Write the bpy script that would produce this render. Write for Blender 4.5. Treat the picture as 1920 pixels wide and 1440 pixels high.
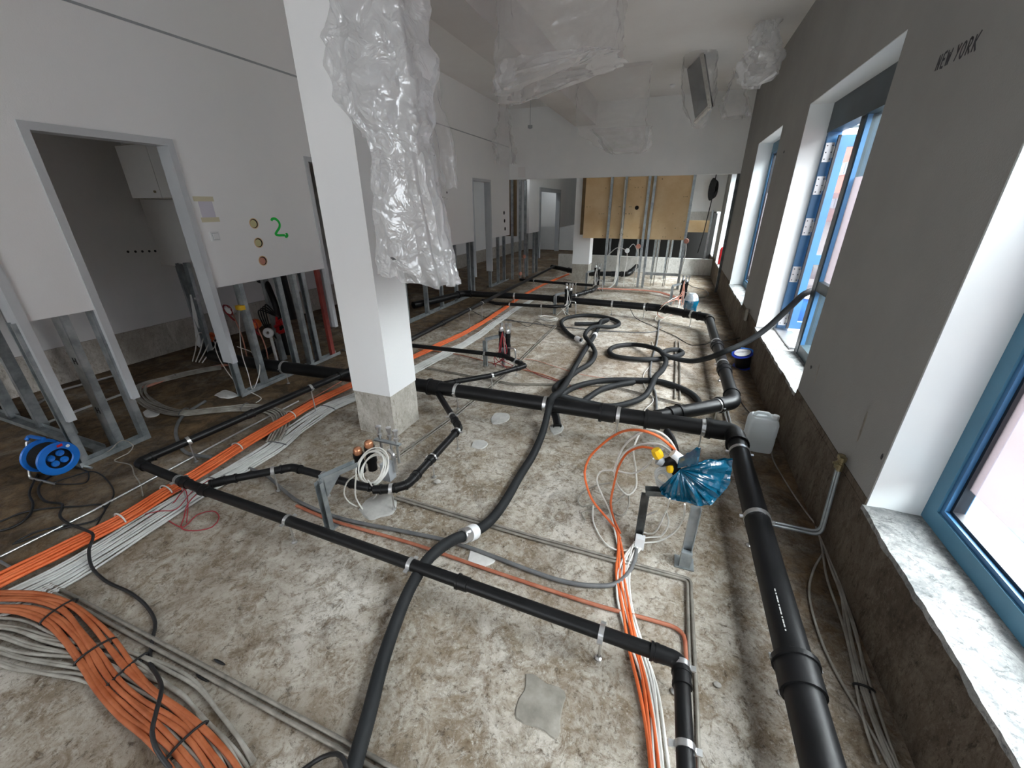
import bpy, math, random
from mathutils import Vector, Matrix, noise
random.seed(7)
for o in list(bpy.data.objects): bpy.data.objects.remove(o)
SC = bpy.context.scene
COL = SC.collection
V = Vector

# ------------------------------------------------------------------ camera
EYE = V((0, 0, 1.85))
RIGHT = V((0.9352, 0.3540, -0.0044)).normalized()
FWD = V((-0.3256, 0.8552, -0.4033)).normalized()
DOWN = FWD.cross(RIGHT).normalized()
RIGHT = DOWN.cross(FWD).normalized()
FPX = 761.55
cd = bpy.data.cameras.new('camera')
cd.sensor_fit = 'HORIZONTAL'; cd.sensor_width = 36.0; cd.lens = FPX / 1920 * 36
cd.clip_start = 0.02; cd.clip_end = 200
cam = bpy.data.objects.new('camera', cd); COL.objects.link(cam)
UP = -DOWN; BACK = -FWD
cam.matrix_world = Matrix(((RIGHT.x, UP.x, BACK.x, EYE.x), (RIGHT.y, UP.y, BACK.y, EYE.y), (RIGHT.z, UP.z, BACK.z, EYE.z), (0, 0, 0, 1)))
SC.camera = cam

def ray(px, py): return RIGHT * (px - 960) + DOWN * (py - 720) + FWD * FPX
def at(px, py, z=0.0):                       # point measured on the photo at a known height
    d = ray(px, py); return EYE + d * ((z - EYE.z) / d.z)
def atx(px, py, x):                          # ... on a known plane parallel to the long walls
    d = ray(px, py); return EYE + d * (x / d.x)
def aty(px, py, y):                          # ... on a known plane across the room
    d = ray(px, py); return EYE + d * (y / d.y)
def S(pts, z=0.0): return [at(p[0], p[1], (p[2] if len(p) > 2 else z)) for p in pts]

# ------------------------------------------------------------------ light: overcast daylight through the openings
w = bpy.data.worlds.new('overcast'); SC.world = w; w.use_nodes = True
nt = w.node_tree; bg = nt.nodes['Background']
bg.inputs[0].default_value = (0.90, 0.95, 1.0, 1); bg.inputs[1].default_value = 3.0
def sun(name, d, energy, angle, col=(1, 1, 1)):
    l = bpy.data.lights.new(name, 'SUN'); l.energy = energy; l.angle = math.radians(angle); l.color = col
    o = bpy.data.objects.new(name, l); COL.objects.link(o)
    o.rotation_euler = V(d).to_track_quat('-Z', 'Y').to_euler()
sun('bright_sky_over_street', (-1, -0.06, -0.44), 33.0, 110, (0.96, 0.98, 1.0))
VS = SC.view_settings
SC.display_settings.display_device = 'sRGB'
VS.view_transform = 'Standard'; VS.look = 'None'; VS.gamma = 1.0; VS.use_curve_mapping = False
VS.exposure = 1.0

# ------------------------------------------------------------------ helpers
class MB:
    def __init__(s): s.v = []; s.f = []
    def add(s, vs, fs):
        n = len(s.v); s.v += [V(p) for p in vs]; s.f += [tuple(i + n for i in f) for f in fs]; return s
    def box(s, x0, x1, y0, y1, z0, z1):
        return s.add([(x, y, z) for z in (z0, z1) for y in (y0, y1) for x in (x0, x1)],
                     [(0, 2, 3, 1), (4, 5, 7, 6), (0, 1, 5, 4), (2, 6, 7, 3), (0, 4, 6, 2), (1, 3, 7, 5)])
    def obox(s, c, ax, ay, az):              # box from centre and half-extent vectors
        c, ax, ay, az = V(c), V(ax), V(ay), V(az)
        return s.add([c + ax * i + ay * j + az * k for k in (-1, 1) for j in (-1, 1) for i in (-1, 1)],
                     [(0, 2, 3, 1), (4, 5, 7, 6), (0, 1, 5, 4), (2, 6, 7, 3), (0, 4, 6, 2), (1, 3, 7, 5)])
    def bar(s, a, b, wd, ht, up=(0, 0, 1)):  # rectangular bar from a to b
        a, b = V(a), V(b); d = (b - a).normalized(); up = V(up)
        if abs(d.dot(up)) > .95: up = V((1, 0, 0))
        sd = d.cross(up).normalized(); u2 = sd.cross(d)
        return s.obox((a + b) / 2, (b - a) / 2, sd * wd / 2, u2 * ht / 2)
    def tube(s, pts, r, n=10, cap=True, closed=False):
        pts = [V(p) for p in pts]; m = len(pts)
        if m < 2: return s
        rs = r if isinstance(r, (list, tuple)) else [r] * m
        tang = []
        for i in range(m):
            a = pts[i - 1] if (i > 0 or closed) else pts[i]; b = pts[(i + 1) % m] if (i < m - 1 or closed) else pts[i]
            t = b - a
            tang.append(t.normalized() if t.length > 1e-9 else V((0, 0, 1)))
        u = tang[0].orthogonal().normalized(); vs = []
        for i in range(m):
            t = tang[i]; u = (u - t * u.dot(t))
            u = u.normalized() if u.length > 1e-6 else t.orthogonal().normalized()
            b = t.cross(u)
            for k in range(n):
                a = 2 * math.pi * k / n
                vs.append(pts[i] + (u * math.cos(a) + b * math.sin(a)) * rs[i])
        fs = [(i * n + k, i * n + (k + 1) % n, (i + 1) * n + (k + 1) % n, (i + 1) * n + k) for i in range(m - 1) for k in range(n)]
        if closed: fs += [((m - 1) * n + k, (m - 1) * n + (k + 1) % n, (k + 1) % n, k) for k in range(n)]
        elif cap: fs += [tuple(reversed(range(n))), tuple((m - 1) * n + k for k in range(n))]
        return s.add(vs, fs)
    def cyl(s, a, b, r, n=16, r2=None): return s.tube([a, b], [r, r if r2 is None else r2], n)
    def ring(s, c, axis, R, wd, th, n=24):   # flat band
        axis = V(axis).normalized(); u = axis.orthogonal().normalized(); b = axis.cross(u); vs = []; c = V(c)
        for k in range(n):
            a = 2 * math.pi * k / n; e = u * math.cos(a) + b * math.sin(a)
            for rr, ww in ((R, -wd / 2), (R, wd / 2), (R + th, wd / 2), (R + th, -wd / 2)): vs.append(c + e * rr + axis * ww)
        fs = []
        for k in range(n):
            m = (k + 1) % n
            for j in range(4): fs.append((k * 4 + j, k * 4 + (j + 1) % 4, m * 4 + (j + 1) % 4, m * 4 + j))
        return s.add(vs, fs)
    def lathe(s, prof, c, axis=(0, 0, 1), n=24):   # prof: (radius, distance along axis)
        axis = V(axis).normalized(); u = axis.orthogonal().normalized(); b = axis.cross(u); c = V(c); vs = []
        for r, h in prof:
            for k in range(n):
                a = 2 * math.pi * k / n
                vs.append(c + axis * h + (u * math.cos(a) + b * math.sin(a)) * max(r, 1e-5))
        fs = [(i * n + k, i * n + (k + 1) % n, (i + 1) * n + (k + 1) % n, (i + 1) * n + k) for i in range(len(prof) - 1) for k in range(n)]
        return s.add(vs, fs)
    def grid(s, rows, closed=False):
        n = len(rows[0]); vs = [p for r in rows for p in r]
        fs = [(i * n + k, i * n + (k + 1) % n, (i + 1) * n + (k + 1) % n, (i + 1) * n + k) for i in range(len(rows) - 1) for k in range(n if closed else n - 1)]
        return s.add(vs, fs)
    def build(s, name, mat, parent=None, smooth=None):
        lo = V((min(p.x for p in s.v), min(p.y for p in s.v), min(p.z for p in s.v))); hi = V((max(p.x for p in s.v), max(p.y for p in s.v), max(p.z for p in s.v)))
        org = V(((lo.x + hi.x) / 2, (lo.y + hi.y) / 2, lo.z))
        me = bpy.data.meshes.new(name)
        me.from_pydata([tuple(p - org) for p in s.v], [], s.f); me.validate(); 
        import bmesh
        bm = bmesh.new(); bm.from_mesh(me); bmesh.ops.recalc_face_normals(bm, faces=bm.faces); bm.to_mesh(me); bm.free()
        if smooth:
            me.polygons.foreach_set('use_smooth', [True] * len(me.polygons)); me.set_sharp_from_angle(angle=math.radians(smooth))
        me.materials.append(mat); me.update()
        o = bpy.data.objects.new(name, me); COL.objects.link(o)
        if parent is not None:
            wl = parent.location.copy(); q = parent.parent
            while q is not None: wl += q.location; q = q.parent
            o.parent = parent; o.location = org - wl
        else: o.location = org
        return o

def tag(o, label, cat=None, group=None):
    o['label'] = label
    if cat: o['category'] = cat
    if group: o['group'] = group
    return o
def struct(o, label=None):
    o['kind'] = 'structure'
    if label: o['label'] = label; o['category'] = o.name.split('_')[0]
    return o
def thing(name, label, cat, loc, group=None):
    o = bpy.data.objects.new(name, None); COL.objects.link(o); o.location = V(loc); o.empty_display_size = .05
    return tag(o, label, cat, group)
def smooth_path(pts, step=.03):
    pts = [V(p) for p in pts]
    if len(pts) < 3:
        n = max(2, int((pts[1] - pts[0]).length / step)); return [pts[0].lerp(pts[1], i / n) for i in range(n + 1)]
    P = [pts[0] * 2 - pts[1]] + pts + [pts[-1] * 2 - pts[-2]]; out = []
    for i in range(1, len(P) - 2):
        p0, p1, p2, p3 = P[i - 1:i + 3]
        d1 = max((p1 - p0).length, 1e-4) ** .5; d2 = max((p2 - p1).length, 1e-4) ** .5; d3 = max((p3 - p2).length, 1e-4) ** .5
        m1 = ((p1 - p0) / d1 - (p2 - p0) / (d1 + d2) + (p2 - p1) / d2) * d2
        m2 = ((p2 - p1) / d2 - (p3 - p1) / (d2 + d3) + (p3 - p2) / d3) * d2
        n = max(2, int((p2 - p1).length / step))
        for k in range(n):
            t = k / n; t2 = t * t; t3 = t2 * t
            out.append(p1 * (2 * t3 - 3 * t2 + 1) + m1 * (t3 - 2 * t2 + t) + p2 * (-2 * t3 + 3 * t2) + m2 * (t3 - t2))
    out.append(pts[-1]); return out
def fillet(pts, R, n=7):
    pts = [V(p) for p in pts]; out = [pts[0]]
    for i in range(1, len(pts) - 1):
        a, b, c = pts[i - 1], pts[i], pts[i + 1]
        d1 = (a - b); d2 = (c - b); r = min(R, d1.length * .45, d2.length * .45)
        p, q = b + d1.normalized() * r, b + d2.normalized() * r
        for k in range(n + 1):
            t = k / n; out.append(p * (1 - t) ** 2 + b * 2 * t * (1 - t) + q * t * t)
    out.append(pts[-1]); return out
def resample(pts, step):
    out = [pts[0]]; acc = 0
    for a, b in zip(pts, pts[1:]):
        L = (b - a).length
        if L < 1e-9: continue
        t = step - acc
        while t <= L: out.append(a.lerp(b, t / L)); t += step
        acc = (acc + L) % step
    return out

# ------------------------------------------------------------------ materials
def mat(name, col, rough=.6, metal=0.0, col2=None, scale=6.0, detail=6.0, bump=0.0, bscale=40.0, spec=.5, lo=.35, hi=.65):
    m = bpy.data.materials.new(name); m.use_nodes = True; t = m.node_tree; b = t.nodes['Principled BSDF']
    b.inputs['Base Color'].default_value = (*col, 1); b.inputs['Roughness'].default_value = rough; b.inputs['Metallic'].default_value = metal
    b.inputs['Specular IOR Level'].default_value = spec
    tc = t.nodes.new('ShaderNodeNewGeometry')
    if col2:
        n = t.nodes.new('ShaderNodeTexNoise'); n.inputs['Scale'].default_value = scale; n.inputs['Detail'].default_value = detail; n.inputs['Roughness'].default_value = .62
        t.links.new(tc.outputs['Position'], n.inputs['Vector'])
        r = t.nodes.new('ShaderNodeValToRGB'); r.color_ramp.elements[0].position = lo; r.color_ramp.elements[1].position = hi
        r.color_ramp.elements[0].color = (*col, 1); r.color_ramp.elements[1].color = (*col2, 1)
        t.links.new(n.outputs['Fac'], r.inputs['Fac']); t.links.new(r.outputs['Color'], b.inputs['Base Color'])
    if bump:
        n2 = t.nodes.new('ShaderNodeTexNoise'); n2.inputs['Scale'].default_value = bscale; n2.inputs['Detail'].default_value = 5
        t.links.new(tc.outputs['Position'], n2.inputs['Vector'])
        bp = t.nodes.new('ShaderNodeBump'); bp.inputs['Strength'].default_value = bump; bp.inputs['Distance'].default_value = .01
        t.links.new(n2.outputs['Fac'], bp.inputs['Height']); t.links.new(bp.outputs['Normal'], b.inputs['Normal'])
    return m
M = {}
M['plaster'] = mat('white_plaster', (.80, .81, .81), .85, 0, (.86, .86, .85), 1.3, bump=.12, bscale=90)
M['board'] = mat('painted_plasterboard', (.85, .855, .86), .8, 0, (.885, .885, .88), .9, bump=.08, bscale=120)
M['grey_plaster'] = mat('grey_plaster', (.28, .275, .265), .9, 0, (.32, .315, .30), 1.1, bump=.15, bscale=110)
M['reveal'] = mat('reveal_paint', (.66, .69, .70), .7, 0, (.70, .72, .72), 2.0)
M['ceiling'] = mat('ceiling_paint', (.74, .72, .71), .9, 0, (.79, .78, .77), .8, bump=.05, bscale=80)
M['beam'] = mat('beam_paint', (.58, .56, .55), .9, 0, (.64, .62, .61), 1.2)
M['room_wall'] = mat('room_wall_paint', (.74, .74, .735), .9, 0, (.79, .79, .785), 1.0, bump=.1, bscale=90)
M['zinc'] = mat('galvanised_steel', (.24, .27, .28), .40, .6, (.42, .45, .465), 9.0, detail=4)
M['dark_zinc'] = mat('dark_steel', (.07, .08, .08), .5, .6, (.14, .15, .15), 12)
M['white_metal'] = mat('white_frame_paint', (.52, .54, .56), .5, 0, (.57, .59, .61), 3)
M['grey_metal'] = mat('grey_frame_paint', (.33, .35, .37), .5, 0, (.38, .40, .42), 3)
M['pipe'] = mat('black_drain_plastic', (.004, .0042, .0045), .42, 0, (.008, .008, .009), 5, spec=.3)
M['hose'] = mat('black_hose_rubber', (.014, .0155, .017), .6, 0, (.022, .024, .026), 3, spec=.25)
M['steel'] = mat('bright_steel', (.62, .63, .64), .28, .9, (.75, .75, .75), 20)
M['dull_pipe'] = mat('dusty_steel_pipe', (.20, .185, .16), .5, .4, (.34, .31, .27), 14)
M['orange'] = mat('orange_cable', (.66, .115, .025), .5, 0, (.76, .17, .05), 7)
M['dusty_orange'] = mat('dusty_orange_cable', (.34, .08, .022), .6, 0, (.48, .145, .055), 9)
M['salmon'] = mat('faded_salmon_cable', (.50, .19, .13), .6, 0, (.62, .32, .24), 9)
M['grey_cable'] = mat('pale_grey_cable', (.46, .46, .445), .55, 0, (.62, .62, .60), 8)
M['dusty_grey_cable'] = mat('dusty_grey_cable', (.22, .20, .17), .6, 0, (.38, .36, .32), 10)
M['white_cable'] = mat('white_cable', (.62, .60, .55), .5, 0, (.74, .73, .70), 6)
M['black_cable'] = mat('black_cable', (.012, .012, .013), .5)
M['conduit'] = mat('grey_conduit', (.10, .105, .11), .5, 0, (.17, .17, .17), 7)
M['red_pipe'] = mat('red_brown_pipe', (.33, .09, .045), .55, 0, (.45, .17, .10), 9)
M['red_wire'] = mat('red_wire', (.32, .02, .03), .5)
M['red_paint'] = mat('oxide_red_paint', (.16, .022, .018), .55, 0, (.23, .04, .03), 8)
M['red'] = mat('bright_red_paint', (.55, .015, .02), .3)
M['blue_plastic'] = mat('blue_plastic', (.006, .12, .50), .38, 0, (.012, .17, .60), 4)
M['deep_blue'] = mat('deep_blue_plastic', (.01, .03, .35), .35, 0, (.02, .05, .45), 4)
M['blue_frame'] = mat('blue_window_frame', (.055, .17, .26), .45, 0, (.07, .20, .30), 3)
M['sky_frame'] = mat('light_blue_frame', (.035, .125, .27), .4, 0, (.045, .15, .30), 3)
M['dark_frame'] = mat('dark_window_frame', (.018, .032, .04), .4, 0, (.03, .048, .058), 4)
M['gasket'] = mat('black_gasket', (.006, .007, .012), .5)
M['yellow'] = mat('yellow_plastic', (.80, .48, .01), .45)
M['white_plastic'] = mat('white_plastic', (.78, .79, .80), .4)
M['copper'] = mat('copper', (.62, .28, .15), .35, .7)
M['brass'] = mat('dirty_brass', (.20, .16, .08), .4, .8, (.36, .31, .19), 30)
M['osb'] = mat('chipboard', (.72, .50, .265), .8, 0, (.80, .60, .36), 3.0, detail=10, bump=.1, bscale=150)
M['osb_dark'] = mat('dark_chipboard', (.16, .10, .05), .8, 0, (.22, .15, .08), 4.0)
M['paper'] = mat('paper', (.62, .60, .68), .9)
M['tape'] = mat('masking_tape', (.62, .58, .42), .8)
M['green_spray'] = mat('green_spray', (.0, .55, .06), .6)
M['marker'] = mat('black_marker', (.02, .02, .025), .6)
M['panel'] = mat('dull_dark_panel', (.035, .036, .036), .6)
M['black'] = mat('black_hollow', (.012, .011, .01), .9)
M['hinge'] = mat('pale_hinge_metal', (.55, .56, .58), .35, .4)
M['foam'] = mat('pale_insulation', (.60, .55, .30), .9)

def film(name, tint, alpha, gl=.25, rough=.18, bs=5.0, bstr=.6, trans=.6):
    m = bpy.data.materials.new(name); m.use_nodes = True; t = m.node_tree; N = t.nodes; L = t.links
    for n in list(N): N.remove(n)
    out = N.new('ShaderNodeOutputMaterial'); g = N.new('ShaderNodeNewGeometry')
    v = N.new('ShaderNodeTexVoronoi'); v.feature = 'F1'; v.inputs['Scale'].default_value = bs
    n = N.new('ShaderNodeTexNoise'); n.inputs['Scale'].default_value = bs * 1.7; n.inputs['Detail'].default_value = 3; n.inputs['Distortion'].default_value = .8
    L.new(g.outputs['Position'], n.inputs['Vector']); 
    mv = N.new('ShaderNodeMix'); mv.data_type = 'VECTOR'; mv.inputs[0].default_value = .25
    L.new(g.outputs['Position'], mv.inputs[4]); L.new(n.outputs['Color'], mv.inputs[5]); L.new(mv.outputs[1], v.inputs['Vector'])
    ad = N.new('ShaderNodeMath'); L.new(v.outputs['Distance'], ad.inputs[0]); L.new(n.outputs['Fac'], ad.inputs[1])
    bp = N.new('ShaderNodeBump'); bp.inputs['Strength'].default_value = bstr; bp.inputs['Distance'].default_value = .06; L.new(ad.outputs[0], bp.inputs['Height'])
    tr = N.new('ShaderNodeBsdfTransparent'); tl = N.new('ShaderNodeBsdfTranslucent'); df = N.new('ShaderNodeBsdfDiffuse'); gs = N.new('ShaderNodeBsdfGlossy')
    for s_ in (tl, df): s_.inputs['Color'].default_value = (*tint, 1); L.new(bp.outputs['Normal'], s_.inputs['Normal'])
    gs.inputs['Roughness'].default_value = rough; L.new(bp.outputs['Normal'], gs.inputs['Normal'])
    m1 = N.new('ShaderNodeMixShader'); m1.inputs[0].default_value = trans; L.new(df.outputs[0], m1.inputs[1]); L.new(tl.outputs[0], m1.inputs[2])
    m2 = N.new('ShaderNodeMixShader'); m2.inputs[0].default_value = gl; L.new(m1.outputs[0], m2.inputs[1]); L.new(gs.outputs[0], m2.inputs[2])
    m3 = N.new('ShaderNodeMixShader'); m3.inputs[0].default_value = alpha; L.new(tr.outputs[0], m3.inputs[1]); L.new(m2.outputs[0], m3.inputs[2])
    L.new(m3.outputs[0], out.inputs[0]); return m
M['film'] = film('clear_dust_film', (.98, .985, .99), .56, .24, .15, 5.0, .5, .42)
M['thin_film'] = film('thin_dust_film', (.90, .90, .90), .26, .25, .18, 5.0, .4)
M['blue_bag'] = film('blue_bag_film', (.0, .10, .19), .99, .16, .22, 9.0, .12, .2)
M['frost'] = film('frosted_film', (.19, .155, .165), .50, .02, .4, 1.0, 0, .97)
M['light_frost'] = film('light_frosted_film', (.19, .165, .175), .28, .02, .4, 1.0, 0, .97)
M['canister'] = film('milky_plastic', (.86, .89, .90), .96, .06, .35, 3.0, .05, .45)
def glass():
    m = bpy.data.materials.new('window_glass'); m.use_nodes = True; t = m.node_tree; N = t.nodes; L = t.links
    for n in list(N): N.remove(n)
    out = N.new('ShaderNodeOutputMaterial'); tr = N.new('ShaderNodeBsdfTransparent'); tr.inputs[0].default_value = (.93, .96, .96, 1)
    gl = N.new('ShaderNodeBsdfGlossy'); gl.inputs['Roughness'].default_value = .02; fr = N.new('ShaderNodeMath'); fr.operation = 'MULTIPLY_ADD'; fr.inputs[1].default_value = .30; fr.inputs[2].default_value = .03; lw_ = N.new('ShaderNodeLayerWeight'); pw = N.new('ShaderNodeMath'); pw.operation = 'POWER'; pw.inputs[1].default_value = 5.0; L.new(lw_.outputs['Facing'], pw.inputs[0]); L.new(pw.outputs[0], fr.inputs[0])
    mx = N.new('ShaderNodeMixShader'); L.new(fr.outputs[0], mx.inputs[0]); L.new(tr.outputs[0], mx.inputs[1]); L.new(gl.outputs[0], mx.inputs[2]); L.new(mx.outputs[0], out.inputs[0]); return m
M['glass'] = glass()

def dirty(name, base, mid, light, dirt, wall_x=None, streak=False, patch=1.0):
    m = bpy.data.materials.new(name); m.use_nodes = True; t = m.node_tree; N = t.nodes; L = t.links; b = N['Principled BSDF']; b.inputs['Roughness'].default_value = .9
    b.inputs['Specular IOR Level'].default_value = .25
    g = N.new('ShaderNodeNewGeometry'); pos = g.outputs['Position']
    if streak:
        mp = N.new('ShaderNodeMapping'); mp.inputs['Scale'].default_value = (1.1, 1.1, .6); L.new(pos, mp.inputs[0]); pos = mp.outputs[0]
    def nz(sc, det=8, ro=.6, dist=0.0):
        n = N.new('ShaderNodeTexNoise'); n.inputs['Scale'].default_value = sc; n.inputs['Detail'].default_value = det; n.inputs['Roughness'].default_value = ro; n.inputs['Distortion'].default_value = dist
        L.new(pos, n.inputs['Vector']); return n.outputs['Fac']
    def ramp(f, *st):
        r = N.new('ShaderNodeValToRGB'); e = r.color_ramp.elements
        while len(e) < len(st): e.new(.5)
        for i, (p, c) in enumerate(st): e[i].position = p; e[i].color = (*c, 1) if isinstance(c, tuple) else (c, c, c, 1)
        L.new(f, r.inputs[0]); return r.outputs[0]
    def mix(f, a, c, mode='MIX'):
        x = N.new('ShaderNodeMix'); x.data_type = 'RGBA'; x.blend_type = mode
        if isinstance(f, float): x.inputs[0].default_value = f
        else: L.new(f, x.inputs[0])
        for k, s_ in ((6, a), (7, c)):
            if isinstance(s_, tuple): x.inputs[k].default_value = (*s_, 1)
            else: L.new(s_, x.inputs[k])
        return x.outputs[2]
    c = ramp(nz(.9 * patch, 8, .66, .6), (.30, base), (.46, mid), (.62, light))
    c = mix(ramp(nz(3.2, 10, .75, .8), (.44, 0.0), (.62, .9)), c, light)
    c = mix(ramp(nz(4.1, 10, .78, 1.2), (.48, 0.0), (.66, .75)), c, base)
    c = mix(ramp(nz(14, 9, .8, .8), (.50, 0.0), (.62, .6)), c, light)
    c = mix(ramp(nz(11, 9, .8, 1.0), (.49, 0.0), (.62, .8)), c, base)
    c = mix(ramp(nz(1.9, 9, .78, 1.4), (.53, 0.0), (.70, .7)), c, dirt)
    c = mix(ramp(nz(45, 6, .75), (.55, 0.0), (.66, .75)), c, light)
    c = mix(ramp(nz(60, 5, .75), (.56, 0.0), (.68, .7)), c, dirt)
    c = mix(ramp(nz(.42 * patch, 6, .7, .8), (.44, 0.0), (.62, .62)), c, base)
    c = mix(ramp(nz(22, 8, .8, .5), (.55, 0.0), (.64, .7)), c, dirt)
    if wall_x:
        sp = N.new('ShaderNodeSeparateXYZ'); L.new(g.outputs['Position'], sp.inputs[0])
        nn = nz(1.1, 6, .65, .4)
        for (x0, x1) in wall_x:                      # wet muddy ground along this side of the room
            mr = N.new('ShaderNodeMapRange'); mr.inputs[1].default_value = x0; mr.inputs[2].default_value = x1; L.new(sp.outputs[0], mr.inputs[0])
            a = N.new('ShaderNodeMath'); a.operation = 'MULTIPLY_ADD'; a.inputs[1].default_value = 2.0; a.inputs[2].default_value = -1.0; L.new(nn, a.inputs[0])
            s2 = N.new('ShaderNodeMath'); s2.operation = 'ADD'; s2.use_clamp = True; L.new(mr.outputs[0], s2.inputs[0]); L.new(a.outputs[0], s2.inputs[1])
            r2 = ramp(s2.outputs[0], (.35, 0.0), (.95, .86)); c = mix(r2, c, mix(ramp(nz(5, 10, .75, .8), (.42, 0.0), (.66, 1.0)), (.035, .020, .009), (.20, .125, .06)))
    L.new(c, b.inputs['Base Color'])
    bp = N.new('ShaderNodeBump'); bp.inputs['Strength'].default_value = .5; bp.inputs['Distance'].default_value = .012; L.new(nz(28, 8, .7), bp.inputs['Height']); L.new(bp.outputs['Normal'], b.inputs['Normal'])
    return m
M['floor'] = dirty('stained_concrete', (.155, .108, .065), (.34, .285, .215), (.64, .605, .545), (.04, .025, .013), [(-2.2, -3.8), (.2, 1.05)])
M['plinth'] = dirty('dirty_plinth_concrete', (.075, .055, .038), (.13, .10, .075), (.20, .165, .125), (.022, .015, .01), None, True)
M['pale_plinth'] = dirty('pale_plinth_concrete', (.36, .33, .28), (.48, .45, .40), (.62, .60, .55), (.22, .19, .15), None, True)
M['sill'] = dirty('rough_sill_mortar', (.15, .16, .165), (.30, .30, .29), (.50, .50, .485), (.06, .065, .07), None, False, 3.0)
M['curb'] = dirty('curb_concrete', (.42, .41, .38), (.54, .53, .50), (.64, .63, .60), (.30, .28, .25), None, True)

# ------------------------------------------------------------------ the shell of the room
XL, XR, YB, ZC = -4.02, 1.075, 10.44, 3.88
ZP, ZD, ZJ, ZS, ZT = 1.14, 2.36, .39, .465, 2.76
b = MB()
nx, ny = 64, 120
def fz(x, y):
    return .006 * noise.noise(V((x * 1.7, y * 1.7, 0))) + .003 * noise.noise(V((x * 7, y * 7, 3)))
rows = [[V((-6.6 + 8.1 * i / nx, -3.4 + 22 * j / ny, fz(-6.6 + 8.1 * i / nx, -3.4 + 22 * j / ny) - .004)) for i in range(nx + 1)] for j in range(ny + 1)]
b.grid(rows); struct(b.build('floor', M['floor'], smooth=60), 'stripped concrete floor stained brown and white')
b = MB(); b.box(-4.14, 1.42, -3.4, 18.6, ZC, ZC + .15); struct(b.build('ceiling', M['ceiling']), 'pale painted ceiling over the whole hall')
b = MB(); b.box(-2.43, -1.96, -3.4, YB, 3.45, ZC - .001); struct(b.build('trim_1', M['beam']), 'grey ceiling beam running along the row of columns')
b = MB(); b.box(-6.5, -4.141, -3.4, 18.6, 2.75, 2.85); struct(b.build('ceiling_side_room', M['room_wall']), 'low ceiling over the side rooms')

doors = [(.35, 1.352), (1.718, 2.648), (4.025, 4.97), (8.32, 9.265)]
b = MB(); y = -3.4
for d0, d1 in doors:
    b.box(XL - .12, XL, y, d0, ZP, ZD); y = d1
b.box(XL - .12, XL, y, YB, ZP, ZD); b.box(XL - .12, XL, -3.4, YB, ZD, ZC - .001)
wl = struct(b.build('wall_left', M['board']), 'white plasterboard wall cut off above knee height')
b = MB(); b.box(XL, XL + .004, -3.4, YB, 3.105, 3.122); struct(b.build('trim_2', M['grey_metal']), 'thin dark joint line high on the left wall')
names = ['dark doorway frame at the left edge of the photo', 'grey steel door frame open to the side room with the hung cabinet', 'narrow strip of door frame half hidden behind the white column', 'small far door frame in the left wall near the chipboard']
for i, (d0, d1) in enumerate(doors):
    r = struct(thing('door_%d' % (i + 1), names[i], 'door', (XL - .06, (d0 + d1) / 2, ZJ)))
    for a, c in ((d0, d0 + .05), (d1 - .05, d1)):
        b = MB(); b.box(XL - .135, XL + .012, a, c, ZJ, ZD); b.build('jamb', M['white_metal'], r)
    b = MB(); b.box(XL - .135, XL + .012, d0 + .05, d1 - .05, ZD - .05, ZD); b.build('head', M['white_metal'], r)

# right wall with its openings
wins = [(.3, 2.135), (3.54, 5.58), (6.82, 8.68), (10.6, 12.2), (13.3, 14.7)]
b = MB(); p = MB(); y = -3.4
for a, c in wins + [(18.6, 18.6)]:
    b.box(XR, 1.40, y, a, .505, ZT); p.box(XR - .004, 1.40, y, a, ZS, .505); y = c
b.box(XR, 1.40, -3.4, 18.6, ZT, ZC - .001)
struct(b.build('wall_right', M['grey_plaster']), 'grey plastered window wall on the right')
p.box(XR - .006, 1.40, -3.4, 18.6, -.01, ZS); struct(p.build('baseboard_right', M['plinth']), 'damp dark brown concrete plinth below the windows')
k = 3
for a, c in wins:
    b = MB()
    b.box(XR + .003, 1.40, a - .001, a + .006, ZS, ZT); b.box(XR + .003, 1.40, c - .006, c + .001, ZS, ZT); b.box(XR + .003, 1.40, a, c, ZT - .006, ZT + .001)
    struct(b.build('trim_%d' % k, M['reveal'])); k += 1
    rows = []; n = max(8, int((c - a) / .02))
    for i in range(n + 1):                     # broken mortar on the sill, with a ragged inner edge
        yy = a + (c - a) * i / n; e = XR - .010 + .010 * noise.noise(V((yy * 6, 1.5, 0))) + .006 * noise.noise(V((yy * 23, 4, 0)))
        row = [V((e, yy, ZS - .025 + .014 * noise.noise(V((yy * 11, 8, 0))))), V((e, yy, ZS + .004))]
        for q in (.25, .5, .75, 1): row.append(V((e + (1.40 - e) * q, yy, ZS + .008 + .010 * noise.noise(V((yy * 9, q * 7, 2))) + .004 * noise.noise(V((yy * 31, q * 17, 2))))))
        rows.append(row)
    b = MB(); b.grid(rows); struct(b.build('trim_%d' % k, M['sill'], smooth=50)); k += 1

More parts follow.
